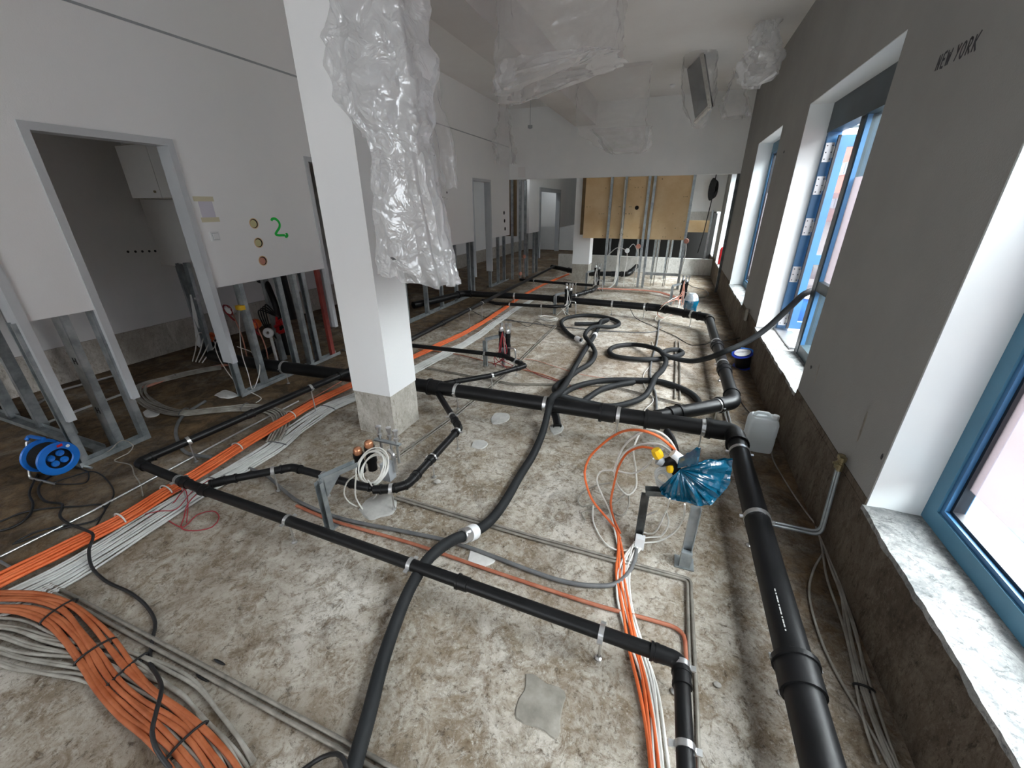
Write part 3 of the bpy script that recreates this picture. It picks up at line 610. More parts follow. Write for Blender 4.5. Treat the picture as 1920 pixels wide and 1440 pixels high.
bundle('cable_bundle', 'white cables running beside the orange ones towards the bottom edge', S([(1196, 1022), (1184, 1040), (1174, 1065), (1170, 1090), (1172, 1125), (1183, 1165), (1196, 1210), (1215, 1265), (1228, 1330), (1236, 1400), (1242, 1460), (1245, 1530)], .012), 6, .0065, .05, 'white_cable', 1, (), 'black_cable', 19, 1.0)
bundle('cable_bundle', 'pale cables lying along the foot of the dark plinth on the right', S([(1538, 990), (1556, 1040), (1572, 1100), (1588, 1165), (1606, 1240), (1628, 1320), (1652, 1390), (1680, 1460)], .012), 6, .006, .05, 'dusty_grey_cable', 1, [at(1618, 1290, .012)], 'black_cable', 21, 1.4)
fpath = S([(1120, 541), (1150, 542), (1180, 543), (1230, 547), (1262, 556), (1275, 562)], .05)
bundle('cable_bundle', 'salmon cables strung between the two manifolds in front of the far studs', fpath, 6, .010, .08, 'salmon', 1, (), 'black_cable', 23, .6)
g2 = S([(1118, 540, .05), (1140, 541, .03)]) + [aty(1152, 530, 9.95), aty(1157, 505, 10.2), aty(1160, 470, 10.32), aty(1165, 440, 10.36), aty(1168, 400, 10.36), aty(1173, 335, 10.36)]
bundle('cable_bundle', 'pink and white cables climbing the stud in front of the chipboard', g2, 4, .011, .04, 'white_cable', 1, [g2[4], g2[5]], 'black_cable', 25, .5)

# ------------------------------------------------------------------ steel studs and tracks
def stud(x, y, z0, z1, label, group, m='zinc', wx=.072, wy=.045, face=1, name='steel_stud'):
    """C section: web across the wall (x), two flanges along y"""
    b = MB(); th = .004
    b.box(x - wx / 2, x + wx / 2, y - th / 2, y + th / 2, z0, z1)
    ya, yb = (y, y + wy) if face > 0 else (y - wy, y)
    for sx in (-1, 1):
        xx = x + sx * (wx / 2 - th / 2); b.box(xx - th / 2, xx + th / 2, ya, yb, z0, z1)
        yl = yb if face > 0 else ya; b.box(min(xx, xx - sx * .012), max(xx, xx - sx * .012), yl - th / 2, yl + th / 2, z0, z1)
    o = b.build(name, M[m]); return tag(o, label, 'stud', group)
G1 = 'studs showing below the cut left wall'
SL = [(1.325, 'stud under the white jamb beside the blue cable reel'), (1.70, 'stud at the near side of the side room doorway behind a white jamb'),
      (2.66, 'stud at the far side of the side room doorway behind white wires'), (2.90, 'stud with a scrap of yellow tape under the green number'),
      (3.40, 'left one of the three studs standing close together left of the oxide red post'), (3.56, 'middle one of the three studs left of the oxide red post'), (3.74, 'stud directly left of the oxide red post'),
      (5.03, 'stud just emerging right of the white column at floor level'), (5.75, 'second stud to the right of the white column'), (6.33, 'third stud to the right of the white column'), (6.92, 'stud below the low edge of the white plastic sheet'), (7.49, 'stud midway between the column and the small far door frame'),
      (8.16, 'left one of the pair of studs before the small far door frame'), (8.29, 'stud touching the near jamb of the small far door frame'), (9.28, 'stud at the far jamb of the small far door frame'), (9.75, 'first stud beyond the small far door frame'), (10.2, 'stud under the last three wall holes near the corner')]
for i, (y, l) in enumerate(SL):
    o = stud(XL - .06, y, 0, ZP, 'galvanised ' + l, G1, face=1 if i % 2 else -1)
    if abs(y - 2.90) < .01:
        b = MB(); b.box(XL - .0985, XL - .0215, 2.852, 2.905, .875, .92); b.build('tape', M['yellow'], o)
o = stud(XL - .11, 1.53, 0, ZP, 'broad bright galvanised stud marked H between the two white jambs', G1, wx=.11, wy=.05, face=1)
b = MB()
for zc in (.36, .78):
    x0 = XL - .11
    for dx in (-.018, .018): b.box(x0 + dx - .004, x0 + dx + .004, 1.5255, 1.528, zc - .026, zc + .026)
    b.box(x0 - .018, x0 + .018, 1.5255, 1.528, zc - .004, zc + .004)
b.build('letter_mark', M['marker'], o)
b = MB(); b.box(-4.085, -4.045, 3.92, 3.975, 0, ZP); b.box(-4.115, -4.085, 3.945, 3.95, 0, ZP); tag(b.build('steel_post', M['red_paint']), 'oxide red steel post below the cut wall left of the column', 'post')
def track(a, c, label, wd=.08):
    a, c = V(a), V(c); d = (c - a).normalized(); sd = V((d.y, -d.x, 0)); b = MB()
    b.bar(a + V((0, 0, .006)), c + V((0, 0, .006)), wd, .004)
    for s_ in (-1, 1): b.bar(a + sd * s_ * wd / 2 + V((0, 0, .024)), c + sd * s_ * wd / 2 + V((0, 0, .024)), .004, .04)
    tag(b.build('floor_track', M['zinc']), label, 'track', 'floor tracks of the partitions')
track((XL - .06, 1.26, 0), (XL - .06, 1.74, 0), 'galvanised floor track between the jambs beside the blue reel')
track((XL - .06, 2.62, 0), (XL - .06, 4.06, 0), 'galvanised floor track under the studs of the green number')
track((XL - .06, 4.9, 0), (XL - .06, 8.34, 0), 'long galvanised floor track right of the column')
track((XL - .06, 9.24, 0), (XL - .06, 10.4, 0), 'galvanised floor track beyond the small far door frame')
track((-6.3, 1.50, 0), (-4.2, 1.46, 0), 'galvanised floor track leading away behind the blue reel')
G2 = 'studs of the cross partitions in the side rooms'
for x, l in ((-4.75, 'dusty stud'), (-5.2, 'second dusty stud'), (-5.7, 'third dusty stud'), (-6.2, 'last dusty stud')):
    stud(x, 1.49, .008, 2.74, l + ' behind the left edge jamb and the blue reel', G2, wx=.05, wy=.07)
for x, l in ((-6.1, 'stud in the back corner of the side room'), (-5.6, 'stud under the hung cabinet'), (-5.1, 'stud behind the stud with the yellow tape'), (-4.6, 'stud deep behind the tight group of three studs')):
    stud(x, 3.60, .0, ZP, 'dim galvanised ' + l, G2, wx=.05, wy=.07)
G3 = 'tall studs under the far header'
for x, l in ((-1.52, 'leftmost tall stud in front of the chipboard'), (-1.20, 'second tall stud, carrying the pink and white cables'), (-.70, 'left one of the close pair of tall studs in front of the chipboard'), (-.585, 'right one of the close pair of tall studs in front of the chipboard'), (.215, 'tall stud at the right end of the chipboard')):
    stud(x, 10.45, 0, 2.42, 'galvanised ' + l, G3, wx=.055, wy=.06)
stud(1.04, 10.40, 0, 2.42, 'dark steel stud against the window wall at the far end', G3, m='dark_zinc', wx=.05, wy=.06)
for x, y, l in ((-3.98, 10.5, 'leftmost stud'), (-3.85, 10.74, 'second stud'), (-3.78, 10.95, 'third stud'), (-3.79, 11.15, 'fourth stud'), (-3.79, 11.75, 'fifth stud'), (-3.79, 12.04, 'last stud')):
    stud(x, y, 0, 2.42 if y < 11.1 else 1.14, l + ' of the cluster beside the dark chipboard at the far left', 'stud cluster at the far left corner', wx=.06, wy=.05)
for i, (x, l) in enumerate(((-2.75, 'left of the far column'), (-1.8, 'just right of the far column'), (-1.45, 'behind the leftmost tall stud'), (-1.0, 'behind the white cable box'), (-.42, 'behind the close pair of tall studs'), (-.05, 'behind the right chipboard'), (.2, 'near the right end of the chipboard'), (.85, 'beside the hanging cable coil'))):
    stud(x, 13.05, .43, 1.7 if x > .2 else ZC, 'thin stud standing on the concrete upstand ' + l, 'studs on the concrete upstand', wx=.05, wy=.05)
for x, y, l in ((-.46, 11.85, 'left'), (-.14, 12.0, 'right')):
    stud(x, y, 0, ZC, l + ' one of two studs standing between the chipboard and the upstand', 'studs between chipboard and upstand', wx=.06, wy=.05)
b = MB(); b.bar((-.56, 10.50, .33), (.19, 10.50, .33), .05, .06); tag(b.build('steel_rail', M['zinc']), 'short horizontal steel rail low between the tall studs', 'rail')
bx = [(-2.13, -1.24, 'left chipboard panel beside the far column'), (-1.235, -.64, 'narrow middle chipboard panel with a dark hole'), (-.635, .225, 'right chipboard panel, the widest one')]
for x0, x1, l in bx:
    b = MB(); b.box(x0, x1, 10.545, 10.562, 1.10, 2.75); o = tag(b.build('chipboard', M['osb']), l, 'board', 'chipboard panels under the far header')
    b = MB()
    for q in range(14): xx, zz = random.uniform(x0 + .05, x1 - .05), random.choice((1.16, 1.35, 1.5, 1.65, 1.8, 2.0, 2.2, 2.36)); b.cyl((xx, 10.5435, zz), (xx, 10.546, zz), .008, 8)
    if x0 == -1.235: b.cyl((-.92, 10.543, 1.78), (-.92, 10.546, 1.78), .045, 14)
    b.build('screw_holes', M['black'], o)
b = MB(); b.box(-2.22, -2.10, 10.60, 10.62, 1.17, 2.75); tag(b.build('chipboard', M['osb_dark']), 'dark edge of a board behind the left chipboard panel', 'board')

# things leaning in the side room
pt = aty(338, 494, 3.50); qt = aty(352, 492, 3.50)
for a, c, l in ((at(392, 655), pt, 'left one of two steel profiles leaning in the side room corner'), (at(400, 668), qt, 'right one of two steel profiles leaning in the side room corner')):
    b = MB(); d = (c - a).normalized(); b.bar(a + V((0, 0, .02)), c, .07, .004, (0, -1, 0)); sd = d.cross(V((0, -1, 0))).normalized()
    for s_ in (-1, 1): b.bar(a + sd * s_ * .035 + V((0, -.02, .02)), c + sd * s_ * .035 + V((0, -.02, 0)), .004, .04, (0, -1, 0))
    tag(b.build('steel_profile', M['zinc']), l, 'profile', 'leaning profiles in the side room')
b = MB(); b.bar(at(374, 650) + V((0, 0, .0)), aty(362, 556, 3.45), .085, .02, (0, -1, 0)); tag(b.build('board_strip', M['board']), 'white plasterboard strip leaning beside the steel profiles', 'board')
cb = thing('wall_cabinet', 'pale box cabinet hung on the side room partition seen through the doorway', 'cabinet', (-5.3, 3.4, 1.93))
b = MB(); b.box(-5.80, -4.75, 3.22, 3.575, 1.93, 2.46); b.build('body', M['pale_plinth'], cb)
b = MB(); b.box(-5.79, -5.285, 3.20, 3.219, 1.94, 2.45); b.build('cabinet_door', M['plaster'], cb); b = MB(); b.box(-5.275, -4.76, 3.20, 3.219, 1.94, 2.45); d_ = b.build('cabinet_door', M['plaster'], cb)
b = MB(); b.cyl((-5.36, 3.185, 2.0), (-5.36, 3.20, 2.0), .012, 12); b.build('knob', M['brass'], d_)
b = MB(); b.box(-5.6, -4.4, 3.555, 3.579, 1.36, 1.86); tag(b.build('backing_board', M['grey_metal']), 'grey panel standing in for the dark recess below the hung cabinet', 'board')  # thin grey panel puts the darkness of a recess into colour

# ------------------------------------------------------------------ fittings and marks on the left wall
b = MB(); y0, z0 = 2.735, 1.585
sw = thing('switch', 'white square light switch beside the side room door frame', 'switch', (XL, 2.77, 1.55))
P0 = atx(403, 443, XL)
b.box(XL, XL + .010, P0.y - .042, P0.y + .042, P0.z - .042, P0.z + .042); b.build('switch_frame', M['white_plastic'], sw)
b = MB(); b.box(XL + .010, XL + .013, P0.y - .030, P0.y + .030, P0.z - .030, P0.z + .030); b.build('grey_gap_plate', M['grey_metal'], sw)  # gap round the rocker drawn as a grey plate
b = MB(); b.box(XL + .012, XL + .017, P0.y - .026, P0.y + .026, P0.z - .026, P0.z + .026); b.build('rocker', M['white_plastic'], sw)
ya, yb_ = atx(371, 390, XL).y, atx(404, 392, XL).y; zt, zb = atx(385, 373, XL).z, atx(392, 412, XL).z
pp = MB(); pp.box(XL, XL + .0015, ya + .015, yb_ - .015, zb, zt); np_ = tag(pp.build('paper_note', M['paper']), 'lilac paper note taped above the light switch', 'paper')
b = MB(); b.box(XL + .0015, XL + .0025, ya - .02, yb_ + .005, zt - .02, zt + .02); b.build('tape', M['tape'], np_); b = MB(); b.box(XL + .0015, XL + .0025, ya, yb_ + .01, zb - .02, zb + .02); b.build('tape', M['tape'], np_)
for px, py, l, core in ((476, 419, 'top', 'foam'), (485, 455, 'middle', 'foam'), (493, 489, 'bottom', 'salmon')):
    p = atx(px, py, XL); t = thing('socket_hole', l + ' round hole of the three beside the green number', 'hole', p, 'round holes beside the green number')
    b = MB(); b.lathe([(.043, 0), (.050, 0), (.050, .0025), (.043, .0025)], (XL, p.y, p.z), (1, 0, 0), 24); b.build('cut_rim', M['osb'], t, smooth=40)
    b = MB(); b.cyl((XL, p.y, p.z), (XL + .0012, p.y, p.z), .0432, 24); b.build('hollow', M['black'], t)
    b = MB(); b.lathe([(0, .0018), (.034, .0016), (.036, .0012)], (XL, p.y - .006, p.z - .002), (1, 0, 0), 20); b.build('filling', M[core], t)
b = MB()
for i, (px, py) in enumerate(((945, 399), (946, 414), (947, 429))):
    p = atx(px, py, XL); t = MB(); t.lathe([(0, .004), (.04, .004), (.045, 0)], (XL, p.y, p.z), (1, 0, 0), 18); tag(t.build('socket_hole', M['black']), ('top', 'middle', 'bottom')[i] + ' dark hole of the three at the far end of the left wall', 'hole', 'dark holes at the far end of the left wall')
def strokes(name, label, paths, r, m, flat, cat='marking'):
    b = MB()
    for q in paths: b.tube(smooth_path(q, .006), r, 8)
    for i, v in enumerate(b.v): b.v[i] = V((flat + (v.x - flat) * .12, v.y, v.z))
    return tag(b.build(name, M[m], smooth=60), label, cat)
W2 = lambda pts: [atx(x, y, XL) for x, y in pts]
strokes('spray_number', 'green sprayed number 2 with a dot on the white wall', [W2([(509, 414), (510, 411), (515, 410), (520, 413), (524, 419), (524, 426), (520, 433), (517, 439), (522, 441), (529, 441), (534, 441)]), W2([(536, 440), (538, 439), (539, 442), (536, 444), (535, 441)])], .0135, 'green_spray', XL)
for px, py, s_, l in ((838, 361, .03, 'largest dark drill mark on the wall right of the plastic sheet'), (830, 370, .018, 'left one of three small drill marks right of the plastic sheet'), (834, 371, .012, 'middle one of three small drill marks right of the plastic sheet'), (838, 373, .012, 'right one of three small drill marks right of the plastic sheet')):
    p = atx(px, py, XL); b = MB(); b.lathe([(0, .002), (s_ * .6, .002), (s_ * .7, 0)], (XL, p.y, p.z), (1, 0, 0), 10); tag(b.build('drill_mark', M['marker']), l, 'marking')
def R2(px, py): return atx(px, py, XR)
O, E = R2(1751, 139), R2(1829, 99)                       # baseline of the hand written words
yv = (O.y - E.y) / 8.3; zb_ = (O.z + E.z) / 2; Hh = .062
def gl(i, pts): return [V((XR, O.y - (i + x) * yv, zb_ + .012 + z * Hh)) for x, z in pts]
let = [gl(0, [(0, 0), (.08, 1)]), gl(0, [(.08, 1), (.5, 0)]), gl(0, [(.5, 0), (.6, 1)]),
       gl(1, [(.7, 1), (.1, .95)]), gl(1, [(.1, .95), (.05, .05)]), gl(1, [(.05, .05), (.7, 0)]), gl(1, [(.07, .52), (.6, .55)]),
       gl(2, [(0, 1), (.2, 0)]), gl(2, [(.2, 0), (.4, .8)]), gl(2, [(.4, .8), (.6, 0)]), gl(2, [(.6, 0), (.85, 1)]),
       gl(3.9, [(0, 1), (.3, .5)]), gl(3.9, [(.65, 1), (.1, 0)]),
       gl(4.9, [(.35, .95), (.05, .6), (.1, .15), (.45, 0), (.75, .4), (.65, .85), (.35, .95)]),
       gl(6.1, [(.05, 0), (.1, 1)]), gl(6.1, [(.1, 1), (.6, .85), (.5, .5), (.1, .45)]), gl(6.1, [(.2, .45), (.75, 0)]),
       gl(7.2, [(.05, 0), (.1, 1)]), gl(7.2, [(.8, 1.1), (.12, .45)]), gl(7.2, [(.2, .5), (.8, -.05)])]
strokes('hand_writing', 'words NEW YORK written in black marker high on the right wall', let, .0055, 'marker', XR, 'writing')
for a, c, rr, l in (((1537, 682), (1526, 720), .010, 'upper scrape in the grey pier plaster below the street door'), ((1627, 772), (1607, 828), .012, 'lower upright scrape in the grey pier plaster')):
    b = MB(); q = [R2(*a).lerp(R2(*c), t / 6) for t in range(7)]; b.tube(q, [rr * .5] + [rr] * 5 + [rr * .6], 8)
    for i, v in enumerate(b.v): b.v[i] = V((XR + (v.x - XR) * .15, v.y, v.z))
    tag(b.build('plaster_scrape', M['dull_pipe']), l, 'marking')
for px, py, sy, sz, l in ((1521, 688, .018, .012, 'small dark chip in the plaster under the street door frame'), (1654, 856, .008, .014, 'small dark hole at the edge of the near window reveal'), (1470, 285, .03, .015, 'faint dark chip on the pier left of the street door')):
    p = R2(px, py); b = MB(); n_ = 9; ring = [V((XR - .002, p.y + sy * math.cos(k / n_ * 6.283) * (1 + .5 * noise.noise(V((k * 1.7, px, 0)))), p.z + sz * math.sin(k / n_ * 6.283) * (1 + .5 * noise.noise(V((k * 2.1, px, 4)))))) for k in range(n_)]
    b.add([V((XR, v.y, v.z)) for v in ring] + ring, [tuple(n_ + k for k in range(n_))] + [(k, (k + 1) % n_, n_ + (k + 1) % n_, n_ + k) for k in range(n_)]); tag(b.build('plaster_chip', M['marker']), l, 'marking')
p = aty(978, 324, YB); b = MB(); b.box(p.x - .09, p.x + .09, YB - .012, YB, p.z - .1, p.z + .12); tag(b.build('paper_note', M['ceiling']), 'pale grey patch on the far wall near the left corner', 'paper')

# ------------------------------------------------------------------ pipes and conduits lying on the floor
def line(name, label, pts, r, m, cat='pipe', R=None, group=None, smooth=True, n=8, collars=()):
    path = smooth_path(pts, .03) if smooth else fillet(pts, R or .03, 6)
    b = MB(); b.tube(path, r, n)
    if collars:
        for p in collars: q, d = nearest(path, p); b.lathe([(r, -.02), (r * 1.35, -.02), (r * 1.35, .02), (r, .02)], q, d, 12)
    return tag(b.build(name, M[m], smooth=70), label, cat, group)
def pair(label, pts, r, m, gap, group=None):
    t = thing('floor_pipe', label, 'pipe', pts[len(pts) // 2], group)
    for s_ in (-1, 1):
        q = []
        for i, p in enumerate(pts):
            d = (pts[min(i + 1, len(pts) - 1)] - pts[max(i - 1, 0)]); sd = V((d.y, -d.x, 0)).normalized(); q.append(p + sd * s_ * gap / 2)
        b = MB(); b.tube(fillet(q, .03, 6), r, 10); b.build('pipe', M[m], t, smooth=60)
    return t
pair('pair of dusty pipes slanting across the bottom left floor under the hose', S([(88, 1098), (380, 1255), (650, 1402), (780, 1475)], .010), .0085, 'dull_pipe', .026)
pair('pair of steel pipes turning at the front bracket and running to the bottom edge', S([(742, 932), (1000, 1008), (1190, 1060), (1292, 1087), (1296, 1200), (1302, 1330), (1306, 1530)], .012), .008, 'dull_pipe', .022)
line('floor_pipe', 'red brown pipe following the thin black pipe and bending at the front right', S([(556, 948), (620, 975), (660, 987), (785, 1023), (880, 1056), (1020, 1103), (1120, 1135), (1240, 1168), (1268, 1178), (1282, 1192), (1286, 1220), (1290, 1300), (1297, 1420), (1302, 1530)], .010), .010, 'red_pipe')
line('conduit', 'dark grey conduit curving from the orange ribbon to the wires at the right', S([(468, 878), (500, 892), (527, 915), (560, 940), (640, 972), (760, 997), (840, 1014), (900, 1034), (1000, 1072), (1060, 1091), (1110, 1098), (1150, 1096), (1175, 1078), (1190, 1050), (1193, 1030)], .013), .012, 'conduit', 'conduit')
line('floor_pipe', 'bright thin steel rod lying left of the orange ribbon', S([(-30, 1058), (0, 1044), (170, 960), (300, 890), (430, 820), (560, 752)], .010), .008, 'steel', smooth=False)
line('floor_pipe', 'short steel pipe branching off the bright rod at the left edge', S([(0, 1053), (35, 1072)], .008), .008, 'steel', smooth=True)
line('floor_pipe', 'thin red line between the long black pipe and the orange ribbon', S([(345, 905), (400, 862), (470, 815), (560, 762), (640, 715)], .008), .006, 'red_pipe', smooth=False)
pair('pair of slim pipes running from the column foot towards the far hoses', S([(728, 868), (850, 782), (960, 692), (1045, 608)], .010), .007, 'dull_pipe', .03)
pair('pair of upright dusty pipes lying between the two hose loops', S([(1270, 640), (1271, 690), (1270, 748)], .010), .010, 'dull_pipe', .05)
pair('pair of steel pipes beside the thick pipe on the right', S([(1360, 765), (1376, 830), (1392, 905), (1408, 985), (1412, 1000)], .012), .009, 'steel', .03)
pair('pair of dusty pipes crossing the floor from the main pipe to the front bracket', S([(640, 655), (800, 690), (960, 720), (1140, 722), (1330, 772)], .008), .007, 'dull_pipe', .03)
line('floor_pipe', 'dull red pipe crossing behind the manifold in the middle', S([(785, 655), (860, 665), (940, 685), (1010, 700), (1060, 718)], .008), .007, 'red_pipe')
line('conduit', 'black conduit weaving between the hose loops', S([(1236, 600), (1231, 645), (1221, 680), (1220, 712), (1229, 738), (1231, 770), (1228, 800)], .012), .012, 'conduit', 'conduit')
line('conduit', 'thin dark conduit lying across the floor behind the first hose loop', S([(930, 598), (990, 605), (1050, 612), (1130, 620), (1225, 622), (1240, 612)], .010), .008, 'conduit', 'conduit')
line('conduit', 'curved grey conduit on the side room floor inside the black pipe bend', S([(385, 752), (345, 778), (330, 805), (335, 830), (352, 850), (400, 858)], .012), .014, 'conduit', 'conduit')
for i, pts in enumerate((((60, 762), (120, 730), (230, 700)), ((70, 800), (140, 772), (240, 735)))):
    pair(('upper', 'lower')[i] + ' pair of thin rails on the muddy floor behind the blue reel', S(pts, .01), .007, 'steel', .03, 'rails on the muddy side room floor')
wp = thing('wall_pipes', 'two steel pipes bent up the plinth to brass valves by the near window', 'pipe', (1.0, 2.4, 0))
tp = atx(1578, 868, 1.035)
for s_ in (0, 1):
    o_ = V((-.0, .028 * s_, .03 * s_ * 0)); kn = at(1532, 1000, .10); kn = V((1.030, kn.y, .09))
    b = MB(); b.tube(fillet([at(1447, 984, .09) + o_, kn + o_, V((1.035, tp.y, tp.z - .03)) + o_], .05), .0095, 12); p_ = b.build('pipe', M['zinc'], wp, smooth=50)
    b = MB(); q = V((1.035, tp.y, tp.z - .03)) + o_; b.lathe([(.013, -.02), (.016, -.02), (.016, .02), (.011, .022), (.011, .04), (.018, .042), (.018, .065), (0, .068)], q, (0, 0, 1), 10); b.cyl(q + V((-.028, 0, .01)), q + V((0, 0, .01)), .008, 8)
    b.build('valve', M['brass'], wp, smooth=35)
q = R2(1404, 592)
for dy, zt_, l in ((0, .09, 'near'), (.05, .07, 'far')):
    b = MB(); b.cyl((1.05, q.y + dy, q.z - .07), (1.05, q.y + dy, q.z + zt_), .02, 12); tag(b.build('pipe_stub', M['dull_pipe'], smooth=40), l + ' one of two short steel pipe stubs on the pier beyond the street door', 'pipe')

# ------------------------------------------------------------------ loose cables
K = lambda l, pts, r=.006, m='black_cable', z=.007, cat='cable', n=7: line('cable', l, S(pts, z), r, m, cat, n=n)
K('long black cable winding down from the blue reel over the dusty orange bundle', [(95, 893), (78, 905), (72, 920), (85, 940), (117, 946), (112, 965), (125, 980, .03), (160, 994, .085), (175, 1004, .095), (167, 1030, .07), (172, 1062, .035), (195, 1087), (245, 1112), (276, 1138), (291, 1168), (285, 1202), (281, 1237), (298, 1272, .06), (303, 1292, .085), (291, 1342, .095), (285, 1372, .09), (292, 1402, .075), (312, 1432, .04), (335, 1460), (370, 1530)], .008)
K('black cable looping left of the blue reel to the left edge', [(70, 890), (55, 925), (62, 948), (52, 970), (25, 988), (-30, 1002)], .0075)
K('black cable lying across the bright rod at the left', [(-30, 990), (0, 978), (40, 962), (90, 953), (150, 949), (186, 946), (197, 955), (180, 975), (120, 990), (60, 1008), (25, 1020), (60, 1000), (130, 985), (160, 993)], .006)
K('brown cable trailing right from the blue reel', [(140, 876), (165, 885), (160, 905), (130, 908), (100, 905), (130, 895), (170, 884), (205, 905), (213, 928), (198, 955), (185, 978), (172, 1000)], .005)
K('tangle of thin red wire over the orange ribbon', [(395, 905, .12), (370, 925, .09), (352, 945, .05), (345, 970), (340, 990), (365, 995), (398, 988), (411, 970), (398, 958), (370, 965), (345, 988), (322, 980), (300, 966), (262, 972), (252, 962), (280, 950), (320, 948), (335, 930, .06), (345, 918, .10)], .0035, 'red_wire')
K('second loop of red wire hanging from the pipe joint', [(392, 900, .17), (360, 922, .10), (330, 955, .04), (300, 958, .03), (262, 965), (300, 940), (345, 916, .10), (352, 940, .05), (350, 980)], .003, 'red_wire')
K('grey wire loops at the foot of the broad stud', [(180, 858), (205, 845, .05), (230, 825, .12), (250, 835, .06), (240, 850, .02), (215, 862), (245, 872, .01), (252, 890), (262, 905), (268, 930)], .004, 'dusty_grey_cable')
K('white wire pair hanging beside the far jamb of the side room doorway', [(418, 625, .55), (404, 645, .42), (410, 670, .30), (425, 695, .18), (445, 720, .06), (470, 735, .02), (490, 748), (480, 755)], .005, 'white_cable')
K('white wire loop around the stud with the yellow tape', [(449, 545, .98), (449, 600, .72), (453, 660, .40), (465, 700, .2), (474, 730, .03), (482, 715, .12), (487, 685, .26), (474, 662, .36), (445, 650, .42)], .0045, 'white_cable')
K('thin black cable running from the far drain loop over the thick pipe to the door', [(1165, 564, .26), (1180, 577, .1), (1191, 595), (1225, 612), (1265, 630), (1297, 647), (1318, 646, .06), (1333, 641, .28), (1350, 640, .2), (1390, 633, .1), (1425, 617, .45)], .006)
K('white cable wavering through the second hose loop', [(1222, 640), (1226, 655), (1219, 685), (1208, 700), (1206, 715), (1212, 730), (1225, 750), (1208, 770), (1204, 790)], .004, 'white_cable')
K('thin pale cable along the plinth behind the milky canister', [(1414, 700), (1435, 740), (1447, 775), (1446, 800), (1445, 835), (1450, 862), (1465, 890), (1490, 930), (1515, 965), (1535, 990)], .005, 'dusty_grey_cable')
K('pale cable bowing away from the plinth to the bottom edge', [(1548, 1030), (1525, 1070), (1517, 1110), (1528, 1165), (1552, 1230), (1590, 1300), (1635, 1375), (1670, 1440), (1720, 1530)], .006, 'dusty_grey_cable')
K('black cable end at the bottom beside the hose', [(560, 1450), (590, 1428), (620, 1414, .04), (640, 1418, .08), (650, 1440, .08), (655, 1480, .05)], .008)
K('thin black wire near the pale reel at the right wall', [(1372, 690), (1376, 720), (1385, 745), (1400, 768), (1410, 778)], .004)
K('red brown wire lying across the hose strands in the middle', [(985, 690), (1010, 703), (1045, 715), (1090, 730)], .004, 'red_wire')
K('pink wire lying from the manifold towards the hose loops', [(965, 672), (1000, 675), (1040, 687), (1090, 702), (1140, 710)], .004, 'salmon')
K('thin dark wire wandering left of the first hose loop', [(880, 580), (915, 596), (960, 600), (990, 612), (1005, 603), (1025, 612), (1050, 618)], .004)
K('thin wire loop on the far floor near the upstand', [(1290, 532), (1300, 538), (1320, 543), (1328, 552), (1318, 558), (1295, 558), (1275, 552)], .006, 'conduit')

def patch(label, pts, m, z=.004, name='cement_patch'):
    ring = smooth_path(S(pts) + [S(pts)[0]], .02)[:-1]; c = sum(ring, V()) / len(ring); b = MB(); k = len(ring); out = []
    for p in ring: out.append(c + (p - c) * (1 + .12 * noise.noise(V((p.x * 14, p.y * 14, 2)))))
    lo_ = [V((p.x, p.y, -.004)) for p in out]; hi_ = [V((c.x + (p.x - c.x) * .93, c.y + (p.y - c.y) * .93, z + .004 * noise.noise(V((p.x * 20, p.y * 20, 7))))) for p in out]
    b.add(lo_ + hi_ + [V((c.x, c.y, z + .003))], [(i, (i + 1) % k, k + (i + 1) % k, k + i) for i in range(k)] + [(k + i, k + (i + 1) % k, 2 * k) for i in range(k)])
    return tag(b.build(name, M[m], smooth=40), label, 'patch')
M['patch_grey'] = mat('grey_cement_patch', (.42, .41, .39), .9, 0, (.54, .53, .50), 12, bump=.3, bscale=60)
M['patch_dark'] = mat('damp_cement_patch', (.20, .185, .155), .9, 0, (.33, .305, .265), 9, bump=.3, bscale=60)
M['patch_white'] = mat('white_filler_patch', (.58, .57, .55), .9, 0, (.70, .69, .67), 12, bump=.2, bscale=60)
patch('pale grey cement patch below the manifold with the white coil', [(672, 955), (690, 935), (715, 925), (738, 930), (745, 948), (735, 962), (712, 972), (690, 975)], 'patch_grey')
patch('dark damp looking cement patch on the floor right of the hose foot', [(985, 1262), (1003, 1265), (1025, 1280), (1050, 1288), (1060, 1308), (1054, 1330), (1050, 1352), (1055, 1375), (1040, 1386), (1022, 1372), (995, 1362), (962, 1350), (964, 1325), (972, 1308), (984, 1295)], 'patch_dark', .003)
patch('white filler patch between the red brown pipe and the grey conduit', [(876, 1052), (884, 1030), (905, 1032), (930, 1043), (925, 1055), (900, 1062)], 'patch_white')
patch('grey cement patch in front of the capped pipe stub', [(1030, 800), (1042, 792), (1055, 797), (1053, 810), (1038, 815)], 'patch_grey')
patch('grey cement patch right of the column foot', [(882, 838), (890, 826), (908, 825), (914, 834), (902, 842)], 'patch_grey')
patch('patch of round pale filler spots beyond the kinked thin pipe', [(920, 785), (930, 774), (952, 775), (955, 786), (940, 794), (925, 795)], 'patch_grey')
patch('white flake on the muddy floor under the beige cable bend', [(268, 773), (282, 766), (300, 772), (294, 780), (276, 782)], 'patch_white')
patch('white flake on the muddy floor beside the far doorway jamb stud', [(402, 741), (420, 731), (436, 735), (446, 743), (425, 747)], 'patch_white')
patch('small round white spot beside the white filler patch', [(898, 1057), (905, 1054), (912, 1057), (906, 1062)], 'patch_white')

for i, px in enumerate((240, 254, 267, 280, 291)):
    p = atx(px, 472 - i * .3, -6.35); b = MB(); b.lathe([(0, .003), (.012, .003), (.015, 0)], p, (1, 0, 0), 10); tag(b.build('drill_hole', M['marker']), ('first', 'second', 'third', 'fourth', 'last')[i] + ' from the left in the row of dark holes on the side room wall', 'hole', 'row of holes on the side room wall')

